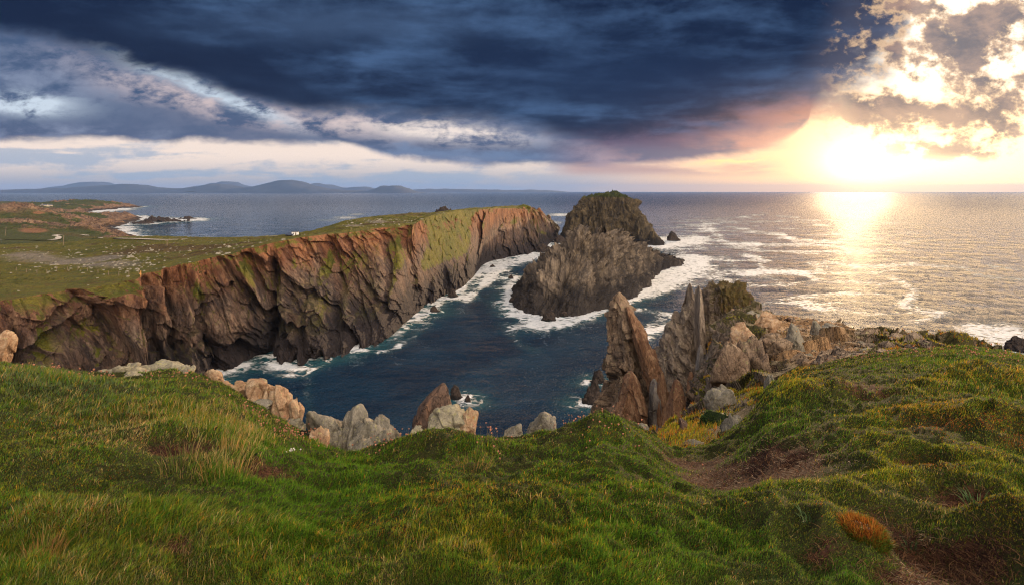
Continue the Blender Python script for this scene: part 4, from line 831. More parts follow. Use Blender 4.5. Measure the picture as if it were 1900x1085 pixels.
# left: line of pale rocks on the knoll
B_ = [
 ("pale_l", 200, 712, 12.3, 40, 26, 3, m_pale, "small round pale rock at the left end of the knoll's rock line"),
 ("p", 245, 712, 12.4, 66, 34, 4, m_pale, "low lichened slab on the knoll, second from its left end"),
 ("p", 300, 692, 12.8, 78, 20, 5, m_pale, "long low pale slab along the crest of the knoll"),
 ("p", 305, 685, 12.9, 34, 15, 7, m_pale, "small pale rock capping the crest of the knoll"),
 ("p", 248, 707, 11.7, 40, 16, 8, m_pale, "small pale rock half sunk in grass in front of the crest slab"),
 ("p", 342, 702, 12.6, 36, 20, 9, m_pale, "blunt pale rock at the right end of the crest slab"),
 ("p", 78, 694, 12.5, 32, 14, 10, m_pale, "small pale rock in the grass at the far left"),
 ("p", 398, 716, 11.9, 34, 30, 12, m_peach, "squarish tan boulder on the edge between two smaller rocks"),
 ("p", 420, 722, 11.7, 18, 14, 13, m_peach, "small tan rock touching the right of the squarish boulder"),
 ("p", 448, 728, 11.5, 40, 22, 14, m_peach, "low orange-tinted rock below the crest with pink flowers on it"),
 ("p", 486, 762, 10.7, 56, 60, 15, m_peach, "big pale peach boulder with a flat lit right face"),
 ("p", 520, 770, 10.5, 40, 52, 16, m_peach, "peach rock slab leaning against the right of the big peach boulder"),
 ("p", 550, 790, 10.2, 26, 46, 17, m_peach, "narrow upright peach block at the drop, right of the leaning slab"),
 ("p", 592, 846, 9.0, 34, 46, 19, m_peach, "peach boulder at the edge below the sea-thrift cushion"),
 ("p", 545, 805, 9.6, 34, 28, 20, m_pale, "grey rock in the flowers behind the sea-thrift cushion"),
 ("p", 392, 758, 10.2, 24, 8, 22, m_peach, "thin flat stone in the grass right of the crest"),
 ("p", 372, 752, 10.3, 16, 14, 23, m_pale, "little tilted stone beside the thin flat stone"),
 ("p", 415, 760, 10.0, 40, 14, 24, m_greyb, "flat grey stone in the grass above the straw tuft"),
 ("p", 475, 762, 10.2, 50, 14, 25, m_greyb, "low grey ledge stone below the big peach boulder"),
 ("p", 462, 835, 7.8, 26, 9, 26, m_peach, "small orange stone in the grass right of the straw tuft"),
 ("p", 514, 868, 7.2, 18, 20, 27, m_greyb, "small split grey stone in the green clover, its left half"),
 ("p", 528, 872, 7.1, 16, 24, 28, m_greyb, "small split grey stone in the green clover, its right half"),
 # centre grey crag
 ("p", 612, 848, 10.2, 72, 92, 31, m_greyb, "grey rock fin with an orange lichened tip, left of the grey outcrop"),
 ("p", 662, 850, 10.0, 84, 84, 32, m_greyb, "big angular grey outcrop with a white quartz vein"),
 ("p", 690, 830, 9.8, 64, 50, 33, m_greyb, "sloping grey slab in the middle of the grey outcrop"),
 ("p", 718, 826, 10.0, 44, 50, 34, m_greyb, "grey rock point at the right end of the grey outcrop"),
 ("p", 702, 838, 9.0, 36, 36, 35, m_greyb, "small grey block in front of the outcrop's right end"),
 ("p", 668, 848, 8.7, 44, 34, 36, m_greyb, "rough grey rock half in the grass before the outcrop"),
 # centre boulder
 ("p", 836, 812, 9.8, 78, 54, 41, m_pale, "yellow-green lichened boulder on the grassy brink"),
 ("p", 868, 810, 9.7, 36, 46, 42, m_peach, "orange-lit block against the right side of the lichened boulder"),
 ("p", 775, 816, 9.6, 32, 22, 43, m_pale, "small lichened rock at the left foot of the lichened boulder"),
 ("p", 950, 822, 9.6, 38, 34, 44, m_greyb, "small pointed pinkish rock on the brink, left of the flat-topped one"),
 ("p", 1005, 812, 9.8, 52, 42, 45, m_greyb, "flat-topped tan rock on the brink left of the flowery mound"),
 ("p", 10, 668, 15.0, 26, 50, 46, m_peach, "upright tan rock at the left edge of the picture"),
 ("p", 1182, 804, 10.6, 40, 20, 47, m_greyb, "low grey slab behind the flowery mound's right shoulder"),
]
TL = {31: (0, 28, 0), 32: (0, -20, 0), 33: (0, 30, 0), 34: (0, 30, 0), 15: (0, -14, 0), 16: (0, 30, 0), 44: (0, 10, 0), 45: (0, 12, 0), 41: (0, -10, 0)}
for (_, px, py, Y, w_, h_, sd__, mt, lab) in B_:
    boulder("boulder", px, py, Y, w_, h_, sd__, mt, lab, tilt=TL.get(sd__, (0, 0, 0)), n=9, det=.085, nu=120 if w_ > 50 else 70, nv=80 if w_ > 50 else 46)
# dark blade beyond the lichened boulder
bl = pinn("leaning_rock", [(900, 752, 850, 34, 2.4), (830, 764, 842, 34, 1.8), (790, 770, 839, 34, 1.5), (760, 778, 838, 34, 1.3), (740, 790, 836, 34, 1.1), (727, 802, 833, 34, .8), (718, 812, 828, 34, .5), (713, 818, 824, 34, .25)], 150, 190, [('f', .22, (1.3, 1.3, .5), .5), ('r', .14, (2.2, 2.2, .5), .5), ('f', .08, (4, 4, 2), .3)], m_darkb, "dark leaning rock blade rising behind the lichened boulder", "rock", seed=61)
# rocks on the spur
RS = [(1352, 712, 0, 74, 84, 91, m_spire, "large fractured tan block on the steep face below the mossy crag"), (1402, 700, 0, 64, 76, 92, m_spire, "large tan block above the green bank, right of the grey pillar"), (1378, 652, 0, 60, 54, 93, m_peach, "warm-lit angular block high on the spur beneath the crag"), (1336, 756, 0, 58, 44, 94, m_greyb, "broad grey block just behind the green cushion plant"), (1442, 655, 0, 54, 38, 95, m_spire, "tan angular block beside the worn path, left of the tall smooth rock"), (1420, 612, 0, 50, 34, 96, m_peach, "orange-lit angular rock at the left end of the spur skyline"), (1478, 660, 24, 40, 62, 71, m_greyb, "tall smooth grey rock on the spur beside the path"), (1430, 740, 0, 18, 48, 72, m_greyb, "thin grey rock sticking out under the right grass bank"), (1545, 636, 0, 70, 16, 73, m_pale, "long white-topped slab on the spur, farther of the two white slabs"), (1622, 657, 0, 54, 14, 74, m_pale, "oval white-lichened slab in the grass of the spur"), (1560, 665, 0, 60, 12, 75, m_greyb, "low grey slab at the edge of the right grass bank"), (1515, 622, 0, 22, 30, 76, m_greyb, "dark upright rock on the spur's skyline group"), (1540, 618, 0, 50, 18, 77, m_greyb, "dark flat-topped rock at the spur's skyline"), (1405, 600, 0, 44, 26, 78, m_greyb, "grey wedge rock beside the crag at the top of the path"), (1440, 606, 0, 40, 22, 79, m_greyb, "grey rock at the head of the path, right of the wedge"), (1425, 640, 0, 44, 20, 80, m_crag, "lichened grey slab half way along the path"), (1385, 652, 0, 40, 30, 81, m_spire, "tan block on the left brink of the path"), (1370, 615, 0, 34, 44, 82, m_peach, "orange-tinted block at the foot of the mossy crag"), (1362, 798, 0, 44, 34, 83, m_greyb, "rounded brown-grey rock behind the green cushion plant"), (1290, 828, 0, 44, 14, 84, m_greyb, "low grey rock in the mossy hollow"), (1268, 800, 0, 16, 24, 85, m_darkb, "small dark split stone standing in the hollow"), (1502, 668, 0, 20, 14, 86, m_greyb, "small grey stone at the foot of the tall smooth rock"), (1600, 640, 0, 18, 10, 87, m_greyb, "small dark stone near the white slab"), (1470, 600, 0, 34, 14, 88, m_darkb, "brown rock on the skyline above the path")]
for (px, py, _, w_, h_, sd__, mt, lab) in RS:
    p = crag_at(px, py); boulder("rock", px, py + 2, float(p[1]), w_, h_, sd__, mt, lab, cat="rock", n=9, det=.085, nu=64, nv=42, tilt=(0, (sd__ % 5 - 2) * 9, 0))
# pebbles on the path and in the hollow: uncountable rubble
vv, qq = [], []; r = np.random.default_rng(5); cnt = 0
sel = np.argwhere((pathm > .5) & (CRT < 8.2)); 
for i in range(1500):
    k = sel[r.integers(len(sel))]; c = CR[k[0], k[1]]; s = r.uniform(.04, .16) * (1 + 2 * (r.random() > .93)); m = 8
    a = np.arange(m) / m * 2 * np.pi; rr = s * r.uniform(.6, 1.1, m); top = c + np.array([0, 0, s * r.uniform(.3, .8)])
    ring = np.stack([c[0] + rr * np.cos(a), c[1] + rr * np.sin(a), np.full(m, c[2] - s * .2)], 1); mid = ring * [1, 1, 1]; mid = c + (ring - c) * [.75, .75, 1]; mid[:, 2] = c[2] + s * r.uniform(.15, .5, m)
    vv.append(np.concatenate([ring, mid, top[None]])); b0 = cnt
    for j in range(m):
        j2 = (j + 1) % m; qq += [(b0 + j, b0 + j2, b0 + m + j2), (b0 + j, b0 + m + j2, b0 + m + j), (b0 + m + j, b0 + m + j2, b0 + 2 * m)]
    cnt += 2 * m + 1
me = raw_mesh("rubble", np.concatenate(vv), np.array(qq), smooth=False); o = link("rubble", me, m_crag); tag(o, "loose stones and gravel on the worn path of the spur", "rubble", kind='stuff')

# ------------------------------------------------------------------ sea
H_ = HZ
az = np.concatenate([np.radians(np.arange(-180, -48, 3.0)), np.linspace(math.radians(-48), math.radians(48), 1000), np.radians(np.arange(51, 181, 3.0))])
qv = np.concatenate([[1.65, 2, 2.8, 3.8, 5], np.arange(6.5, 60, 1.0), np.arange(60, 460, 1.6), [500, 560, 640, 800, 1100, 1600, 4000]])
rad = H_ * F / qv
AZ, RD = np.meshgrid(az, rad); SX = np.sin(AZ) * RD; SY = np.cos(AZ) * RD
flat = np.c_[SX.ravel(), SY.ravel()]
swell = 0.0
p3 = np.c_[flat, flat[:, :1] * 0]
amp = sst(RD.ravel(), 2500, 800)
sw = (0.35 * fbm(p3 * (0.03, 0.07, 0), 3) + 0.22 * fbm(p3 * (0.12, 0.2, 0) + 4, 4, .6)) * amp
near = (RD.ravel() < 3200) & (np.abs(AZ.ravel()) < 0.86)
kd_pts = np.concatenate([s_[(np.abs(s_[:, 2]) < 1.2)][::2] for s_ in SHORE])
if len(kd_pts) > 60000: kd_pts = kd_pts[rng.permutation(len(kd_pts))[:60000]]
kd = kdtree.KDTree(len(kd_pts))
for i, p in enumerate(kd_pts): kd.insert((p[0], p[1], 0), i)
kd.balance()
dist = np.full(len(flat), 500.0); idx = np.flatnonzero(near)
for i in idx: dist[i] = kd.find((flat[i, 0], flat[i, 1], 0))[2]
spx_ = flat[:, 0] / np.maximum(flat[:, 1], 1) * F + 950; spy_ = 356 + H_ * F / np.maximum(flat[:, 1], 1)
wn = fbm(p3 * 0.02, 4, .6)
scale = np.clip(RD.ravel() / 300, .6, 6)
fl_ = fbm(p3 * .035 + 12, 3, .6)
foam = (.75 + 1.1 * fl_) * np.exp(-(dist / (3.2 * scale * (1 + 1.2 * wn))) ** 2 * 1.0) * sst(RD.ravel(), 120, 190)
teal = np.exp(-(dist / (9 * scale)) ** 2)
front = (flat[:, 1] > 10)
def FB(cx, cy, rx, ry, k, a=0, nz_=.35):
    global foam
    c, s = math.cos(math.radians(a)), math.sin(math.radians(a)); x = spx_ - cx + wn * rx * nz_; y = spy_ - cy
    foam = foam + front * k * np.exp(-((((x * c + y * s) / rx) ** 2 + ((y * c - x * s) / ry) ** 2)) ** 1.3)
for b_ in [(1255, 512, 48, 22, 1.1, -20), (1215, 540, 42, 12, 1.0, -22), (1170, 555, 30, 8, .8, -30), (1290, 490, 30, 14, .9), (1250, 452, 52, 11, 1.05), (1215, 455, 28, 10, .8), (1290, 447, 26, 7, .7), (1040, 400, 28, 3.2, 1.1), (1028, 415, 20, 5, .7), (960, 487, 52, 10, .85, -18), (925, 505, 34, 10, .8, -35), (990, 476, 26, 8, .7, -25), (905, 520, 22, 8, .8, -40), (880, 545, 18, 7, .6, -50), (950, 540, 16, 32, .7), (975, 590, 40, 10, .85, 12), (1030, 603, 48, 9, .95, -4), (1090, 588, 40, 7, .75, -12), (985, 605, 50, 12, .5),
           (520, 680, 42, 10, .85, 8), (580, 662, 48, 8, .8, -6), (640, 650, 30, 7, .7, -14), (685, 632, 28, 9, .8, -30), (745, 612, 26, 8, .75, -40), (795, 580, 26, 7, .75, -35), (555, 685, 30, 5, .6), (498, 662, 26, 4, .7), (740, 640, 8, 8, .6), (1215, 612, 26, 13, .9), (1200, 630, 14, 10, .8), (1240, 590, 30, 8, .5, -10), (1850, 622, 62, 22, 1.15), (1800, 612, 34, 13, .7), (1890, 650, 60, 22, .9), (866, 738, 22, 6, .55), (1095, 745, 12, 30, .6), (1088, 705, 8, 12, .5),
           (330, 408, 52, 3.0, 1.1), (250, 404, 44, 2.6, 1.0), (215, 390, 40, 3, 1.2), (370, 409, 14, 2.0, 1.0), (235, 424, 20, 4, .7), (190, 394, 25, 2.5, .9), (640, 405, 26, 3.2, .8), (610, 410, 30, 3, .5), (660, 399, 20, 2, .7)]: FB(*b_)
# drifting foam lines, as polylines in plan
ST = [([(1300, 425), (1360, 424), (1400, 431), (1450, 436), (1470, 448), (1560, 450)], 3.5, .85), ([(1318, 428), (1335, 440), (1345, 452), (1400, 452)], 4, .8), ([(1300, 415), (1365, 414)], 2.5, .75), ([(1375, 405), (1420, 398)], 2, .7), ([(1440, 402), (1480, 404)], 2, .65), ([(1380, 474), (1420, 486), (1410, 500), (1440, 505)], 5, .85), ([(1385, 510), (1440, 520), (1450, 530), (1500, 522)], 6, .7), ([(1460, 505), (1490, 510), (1520, 522), (1580, 524), (1640, 530)], 5, .8), ([(1500, 490), (1540, 488), (1590, 498)], 4, .7), ([(1655, 517), (1690, 535), (1700, 550), (1672, 563)], 6, .85), ([(1680, 570), (1745, 582), (1700, 600)], 7, .7), ([(1590, 497), (1700, 492), (1780, 497), (1830, 515), (1900, 520)], 5, .75), ([(1840, 495), (1900, 502)], 4, .7), ([(1410, 568), (1450, 560), (1520, 575)], 5, .6), ([(1510, 640), (1560, 655)], 6, .5), ([(860, 545), (880, 548), (868, 560)], 5, .7), ([(875, 510), (905, 515), (880, 530)], 5, .75), ([(700, 655), (745, 640), (790, 600)], 4, .55), ([(520, 700), (570, 690), (620, 668)], 4, .6), ([(845, 728), (880, 724), (900, 735), (885, 752)], 3, .55), ([(930, 600), (960, 640), (990, 650)], 6, .45), ([(1200, 545), (1290, 530), (1350, 525)], 5, .55), ([(1300, 460), (1350, 480), (1360, 500)], 5, .5), ([(1250, 600), (1200, 620), (1180, 640)], 5, .6), ([(580, 712), (575, 740), (568, 760)], 4, .5), ([(470, 690), (520, 700), (560, 700)], 5, .55), ([(1180, 575), (1260, 585), (1330, 570)], 6, .4)]
for pts, wd, k in ST:
    best = np.full(len(flat), 1e9); jx = wn * 60 / np.clip(RD.ravel() / 500, .6, 3); jn = fbm(p3 * .06 + 3, 3) * 14
    for a_, b2 in zip(pts[:-1], pts[1:]):
        a_ = np.array(a_, float); e = np.array(b2, float) - a_; w_ = np.stack([spx_ + jn - a_[0], spy_ + jn * .12 - a_[1]], 1)
        h = np.clip((w_ @ e) / (e @ e), 0, 1); d_ = w_ - h[:, None] * e; best = np.minimum(best, np.hypot(d_[:, 0] * .45, d_[:, 1]))
    foam = foam + front * k * 1.05 * np.exp(-(best / wd) ** 2) * (.75 + .6 * wn)
rg_ = fbm(p3 * (.010, .022, 0) + 60, 5, .6, ridged=True) + .25 * fbm(p3 * (.003, .006, 0) + 8, 3)
reg = front * (sst(spx_, 1170, 1290) * sst(spx_, 1950, 1500) * sst(spy_, 385, 420) * sst(spy_, 640, 560) + .5 * sst(spx_, 900, 960) * sst(spx_, 1100, 1000) * sst(spy_, 640, 600) * sst(spy_, 470, 500))
foam = foam + .72 * reg * sst(rg_, .28, .62)
rg2 = fbm(p3 * (.03, .05, 0) + 20, 5, .62, ridged=True); foam = foam + .75 * np.exp(-(dist / (10 * scale)) ** 2) * sst(rg2, .1, .55) * sst(RD.ravel(), 120, 190)
foam = np.clip(foam, 0, 1.25)
me = grid_mesh("sea", np.stack([SX, SY, (sw + foam * .25 * near).reshape(SX.shape)], -1), attrs={'foam': foam, 'teal': teal * near})
m_sea, t_, b_, out_ = newmat("sea_water"); g = geo(t_); pos = g.outputs['Position']
x, y, z = vsep(t_, pos); R_ = (x * x + y * y).pw(.5)
f = attr(t_, 'foam')
wp_ = vop(t_, 'ADD', pos, vop(t_, 'MULTIPLY', vop(t_, 'SUBTRACT', noise(t_, pos, .09, 3, .6, color=True), (.5, .5, .5)), (14, 14, 0)))
vo = t_.nodes.new('ShaderNodeTexVoronoi'); vo.feature = 'DISTANCE_TO_EDGE'; vo.inputs['Scale'].default_value = .22; t_.links.new(wp_, vo.inputs['Vector'])
lace = E(t_, vo.outputs['Distance']).ss(.30, .0)
fn = noise(t_, wp_, .16, 8, .72, .5); fn2 = noise(t_, wp_, .9, 5, .7)
ff = (f * .80 + (fn - .5) * 2.0 + (fn2 - .5) * .9 + (lace - .55) * .55 * f.ss(0, .5))
fm = ff.ss(.40, .95) * f.ss(.04, .25)
stretchv = vop(t_, 'MULTIPLY', pos, (1.0, 0.8, 1.0))
w1 = noise(t_, stretchv, .045, 4, .55); w2 = noise(t_, stretchv, .22, 5, .6, .3); w3 = noise(t_, stretchv, 1.1, 4, .62, .2)
w4 = noise(t_, pos, 3.2, 3, .6)
wfar = noise(t_, stretchv, .012, 5, .6)
deep = mixc(t_, w1.ss(.35, .65), (0.004, 0.020, 0.046), (0.008, 0.034, 0.068))
deep = mixc(t_, (f * .7 + attr(t_, 'teal') * .55).clamp() * .75, deep, (0.03, 0.12, 0.13))
glow = mixc(t_, fm, deep, mixc(t_, fn2.ss(.3, .7), (0.50, 0.55, 0.58), (0.80, 0.81, 0.80)))
t_.links.new(glow, b_.inputs['Base Color'])
b_.inputs['IOR'].default_value = 1.33
rg = (R_.ss(150, 3500) * .13 + .05) * (1 - fm) + fm * .8; t_.links.new(rg.s, b_.inputs['Roughness'])
hh = w1 * 1.6 + w2 * 1.7 + w3 * 1.0 + w4 * .3 + wfar * 6 * R_.ss(400, 2500)
h2_ = hh * (1 - fm * .5) + fm * .35
bump(t_, b_, h2_, 1.0, 1.0)
sea = tag(link("sea", me, m_sea), kind='structure')
# ------------------------------------------------------------------ grass and small plants
def blade_mesh(name, base, L, wd, lean, col, seg=3):
    """curved tapering blades; base (N,3), lean (N,3) horizontal bend in units of L"""
    n = len(base); ang = rng.uniform(0, np.pi, n); side = np.stack([np.cos(ang), np.sin(ang), 0 * ang], 1) * wd[:, None] * .5
    up = np.array([0, 0, 1.0]); ln = np.linalg.norm(lean, axis=1)
    rise = 1 / np.sqrt(1 + ln ** 2)
    def at(s): return base + (up * (L * (s - .25 * s * s * np.minimum(ln, 1.6)))[:, None] + lean * (L * s ** 1.7 * .8)[:, None]) * rise[:, None] ** .6
    if seg == 3:
        p1, p2, p3 = at(.4), at(.75), at(1.0)
        V_ = np.stack([base - side, base + side, p1 - side * .85, p1 + side * .85, p2 - side * .5, p2 + side * .5, p3], 1); o = np.arange(n)[:, None] * 7
        tris = np.array([(0, 1, 3), (0, 3, 2), (2, 3, 5), (2, 5, 4), (4, 5, 6)])
    else:
        p1, p3 = at(.5), at(1.0)
        V_ = np.stack([base - side, base + side, p1 - side * .75, p1 + side * .75, p3], 1); o = np.arange(n)[:, None] * 5
        tris = np.array([(0, 1, 3), (0, 3, 2), (2, 3, 4)])
    k = V_.shape[1]; q = (tris[None] + o[:, None]).reshape(-1, 3)
    c = np.repeat(np.c_[col, np.ones(n)][:, None], k, 1).reshape(-1, 4)
    return raw_mesh(name, V_.reshape(-1, 3), q, attrs={'tint': c}, smooth=False)
m_grass, t_, b_, out_ = newmat("grass_blades")
tc_ = attr(t_, 'tint', True); t_.links.new(tc_, b_.inputs['Base Color']); b_.inputs['Roughness'].default_value = .6; b_.inputs['Specular IOR Level'].default_value = .2
tr = t_.nodes.new('ShaderNodeBsdfTranslucent'); t_.links.new(tc_, tr.inputs[0]); mx_ = t_.nodes.new('ShaderNodeMixShader'); mx_.inputs[0].default_value = .38
t_.links.new(b_.outputs[0], mx_.inputs[1]); t_.links.new(tr.outputs[0], mx_.inputs[2]); t_.links.new(mx_.outputs[0], out_.inputs[0])
PAL = np.array([(.095, .200, .014), (.165, .195, .026), (.42, .32, .13), (.44, .14, .022), (.040, .080, .016), (.32, .30, .020), (.46, .27, .035), (.12, .17, .07)])
# 0 green 1 olive 2 straw 3 rust 4 dark 5 yellow green 6 gold 7 bluish
gx = FG[..., 0] / np.maximum(FG[..., 1], .3) * F + 950; gy = 356 + (HZ - FG[..., 2]) / np.maximum(FG[..., 1], .3) * F
cellw = (gx[:-1, 1:] - gx[:-1, :-1]); cellh = (gy[:-1, :-1] - gy[1:, :-1])
ok = (gx[:-1, :-1] > -800) & (gx[:-1, :-1] < 2900) & (gy[:-1, :-1] < 1230) & (rowt[:-1] > 2.0) & (rowt[:-1] < 10.7)
cd = np.maximum(FG[:-1, :-1, 1], 1)
wgt = np.where(ok, np.abs(cellw) * (np.maximum(np.abs(cellh), 0) + 60 * (FG[1:, :-1, 1] - FG[:-1, :-1, 1]) / cd), 0)
wgt *= np.where((gx[:-1, :-1] > -120) & (gx[:-1, :-1] < 2020), 1, .30)
wgt *= 1 - np.clip(bare[:-1, :-1] * 1.25, 0, .93)
wgt = wgt.ravel(); cdf = np.cumsum(wgt); cdf /= cdf[-1]
NB = 850000
ci = np.searchsorted(cdf, rng.random(NB)); I, J = np.divmod(ci, NUF - 1); fu, fv_ = rng.random(NB)[:, None], rng.random(NB)[:, None]
Pb = (FG[I, J] * (1 - fu) + FG[I, J + 1] * fu) * (1 - fv_) + (FG[I + 1, J] * (1 - fu) + FG[I + 1, J + 1] * fu) * fv_
bpx = Pb[:, 0] / Pb[:, 1] * F + 950; bpyy = 356 + (HZ - Pb[:, 2]) / Pb[:, 1] * F; bb_ = bare[I, J]
na = 1.3 * fbm(Pb * .8, 4, .6); nb = fbm(Pb * 2.2 + 7, 4, .6); nc = fbm(Pb * 6 + 3, 3, .6); nd = fbm(Pb * .45 + 31, 3)
def gs(cx, cy, rx, ry): return np.exp(-((bpx - cx) / rx) ** 2 - ((bpyy - cy) / ry) ** 2)
wts = np.zeros((NB, 8)); rt_ = sst(bpx, 1150, 1450); lf = sst(bpx, 560, 350)
wts[:, 0] = .85 + 1.5 * nb + 2.2 * gs(590, 920, 110, 90) + 1.0 * gs(430, 900, 150, 60) + .9 * gs(1280, 1000, 160, 70) + 1.6 * gs(520, 850, 40, 16) + 1.0 * gs(1560, 1050, 70, 40) + .7 * gs(1150, 960, 150, 60) - .25 * rt_ + 1.2 * gs(1420, 810, 50, 30)
wts[:, 1] = .75 + .5 * na + .25 * rt_ + .3 * lf
wts[:, 2] = .04 + .6 * na + .9 * nc + .2 * lf * sst(bpyy, 950, 760) + 1.0 * gs(460, 830, 90, 50) + .8 * gs(230, 800, 130, 60) + .4 * gs(1500, 850, 100, 60) + .25 * sst(bb_, .1, .5)
wts[:, 3] = -.12 + .9 * nd + .8 * nc + 3.0 * gs(1765, 783, 85, 17) + 2.2 * gs(1890, 820, 50, 16) + 1.2 * gs(1560, 800, 60, 14) + 1.6 * gs(1700, 850, 50, 12) + 1.3 * gs(1600, 955, 50, 16) + .6 * gs(130, 960, 120, 50) + .45 * gs(720, 985, 110, 40) + .9 * gs(1735, 865, 40, 16) + .5 * gs(1450, 1040, 60, 30)
wts[:, 4] = .35 - 1.2 * nb + .35 * rt_ + 1.2 * gs(1500, 768, 70, 16) + .8 * gs(1780, 685, 120, 14) + .9 * gs(60, 750, 90, 30)
wts[:, 5] = .26 + 1.0 * na * rt_ + .6 * nb + 1.0 * gs(1620, 790, 70, 18) + 1.0 * gs(1880, 970, 90, 60) + .7 * gs(1560, 975, 80, 30) + .8 * gs(900, 990, 160, 50) + .7 * gs(1650, 870, 80, 40)
wts[:, 6] = .04 + .9 * nd + .6 * nb + .9 * gs(1450, 690, 120, 30) + .6 * gs(1130, 800, 80, 20) + .7 * gs(1700, 760, 120, 50) * 1 + .6 * gs(640, 960, 70, 70) + .5 * gs(1870, 960, 90, 30)
wts[:, 7] = .05 + .9 * gs(60, 720, 130, 60) + .7 * gs(180, 740, 130, 50) + .4 * lf
top_ = sst(dz[I, J], .10, .24) * rt_
wts[:, 5] += 1.1 * top_; wts[:, 6] += 1.0 * top_ * (nd > 0); wts[:, 3] += 1.3 * top_ * (nd < -.05); wts[:, 4] += .9 * sst(dz[I, J], .02, -.10) * rt_
wts = np.clip(wts, 0.01, None) ** 2.2; wts /= wts.sum(1, keepdims=True)
pick = (wts.cumsum(1) > rng.random(NB)[:, None]).argmax(1)
colr = PAL[pick] * rng.uniform(.6, 1.35, NB)[:, None] * (1 + .25 * rng.normal(size=(NB, 1)) * np.array([[1, .2, .2]])).clip(.5, 1.6)
dY = np.maximum(Pb[:, 1], 2.5)
Lb = .033 * (1 + .7 * nb) * rng.uniform(.5, 1.25, NB); Lb *= 1 + 1.0 * np.clip(nd + na * .6, 0, 1)
Lb *= 1 + .7 * gs(590, 900, 140, 90) + 1.6 * gs(430, 850, 70, 50) + .9 * gs(1450, 730, 60, 50) + 1.0 * gs(1790, 668, 170, 16) + .9 * gs(60, 700, 120, 30) + .6 * gs(300, 760, 200, 60) + .5 * gs(840, 830, 100, 25)
Lb *= np.where(pick == 3, .55, 1) * np.where(pick == 2, 1.3, 1) * (1 - .45 * (gs(1890, 1020, 100, 80) + gs(1590, 1000, 80, 60) + gs(1760, 800, 100, 25)))
Lb *= (1 + .035 * (dY - 4)); Lb = np.clip(Lb, .02, .34)
wdt = .00075 * dY * rng.uniform(.7, 1.4, NB) + .0008
wind = np.stack([.45 + .6 * fbm(Pb * .9 + 77, 3), -.2 + .6 * fbm(Pb * .9 + 99, 3)], 1)
th = rng.uniform(0, 2 * np.pi, NB); ra = rng.uniform(.1, .9, NB)
ln_ = np.c_[wind + np.stack([np.cos(th), np.sin(th)], 1) * ra[:, None], np.zeros(NB)]
me = blade_mesh("grass", Pb - [0, 0, .006], Lb, wdt, ln_, colr, seg=2)
grass = tag(link("grass", me, m_grass), "short windswept turf grass covering the cliff top in front", "grass", kind='stuff')
# litter of dead stalks on the bare earth
NL = 9000; wl = (np.where(ok, np.clip(bare[:-1, :-1], 0, 1) * np.abs(cellw * cellh), 0)).ravel(); cdf = np.cumsum(wl); cdf /= cdf[-1]; ci = np.searchsorted(cdf, rng.random(NL)); I, J = np.divmod(ci, NUF - 1)
Pl_ = FG[I, J] + rng.uniform(-.02, .02, (NL, 3)) * [1, 1, 0] + [0, 0, .004]; th = rng.uniform(0, 2 * np.pi, NL)
cl_ = np.array([(.13, .055, .03), (.24, .13, .06), (.06, .028, .018)])[rng.integers(0, 3, NL)] * rng.uniform(.6, 1.3, NL)[:, None]
me = blade_mesh("dead_stalks", Pl_, rng.uniform(.03, .10, NL), np.full(NL, .004), np.c_[np.cos(th) * 2.2, np.sin(th) * 2.2, 0 * th], cl_, seg=3)
tag(link("dead_stalks", me, m_grass), "brown dead stalks scattered on the patches of bare earth", "dead stalks", kind='stuff')
# grass on the spur
cgx = CR[..., 0] / CR[..., 1] * F + 950; cgy = 356 + (HZ - CR[..., 2]) / CR[..., 1] * F; crn = normals(CR); crn *= np.sign(crn[..., 2:3].mean())
wl = (np.clip(cveg - .45, 0, 1) * (CRT < 8.8) * sst(crn[..., 2], .35, .7) * (1 - np.clip(cdirt, 0, 1)) * (1 + 0 * cgx))[:-1, :-1] * np.abs((cgx[:-1, 1:] - cgx[:-1, :-1]) * (np.abs(cgy[1:, :-1] - cgy[:-1, :-1]) + .3))
cdf = np.cumsum(wl.ravel()); cdf /= cdf[-1]; NG2 = 42000; ci = np.searchsorted(cdf, rng.random(NG2)); I, J = np.divmod(ci, NUC - 1)
P2 = CR[I, J] + rng.uniform(-.06, .06, (NG2, 3)) * [1, 1, 0]; n2_ = fbm(P2 * .7, 4, .6); th = rng.uniform(0, 6.28, NG2)
pk = np.where(n2_ + rng.normal(size=NG2) * .3 > .1, np.where(rng.random(NG2) < .5, 6, 3), np.where(rng.random(NG2) < .5, 1, 5))
me = blade_mesh("spur_grass", P2, rng.uniform(.05, .16, NG2), .0010 * P2[:, 1], np.c_[np.cos(th) * .6 + .3, np.sin(th) * .6, 0 * th], PAL[pk] * rng.uniform(.6, 1.3, NG2)[:, None], seg=2)
tag(link("turf", me, m_grass), "orange and olive turf clinging to the rocky spur", "turf", kind='stuff')

def on_ground(px, py):
    p = fg_at(px, py); return p
def tuft(name, px, py, n, rad_, Lr, wd, cols_, label, cat, leanr=(.1, .5), wind_=(.2, 0), group=None, up=0.0, at=None):
    c = on_ground(px, py) if at is None else at; a = rng.uniform(0, 6.28, n); r_ = rad_ * np.sqrt(rng.random(n))
    base = np.stack([r_ * np.cos(a), r_ * np.sin(a), np.full(n, up)], 1); lr = rng.uniform(*leanr, n)
    out = np.stack([np.cos(a) * lr * (.4 + r_ / rad_) + wind_[0], np.sin(a) * lr * (.4 + r_ / rad_) + wind_[1], 0 * a], 1)
    cc = np.array(cols_)[rng.integers(0, len(cols_), n)] * rng.uniform(.7, 1.25, n)[:, None]
    me = blade_mesh(name, base, rng.uniform(*Lr, n), np.full(n, wd), out, cc, seg=3)
    o = link(name, me, m_grass); o.location = tuple(c - np.array([0, 0, .01])); return tag(o, label, cat, group)
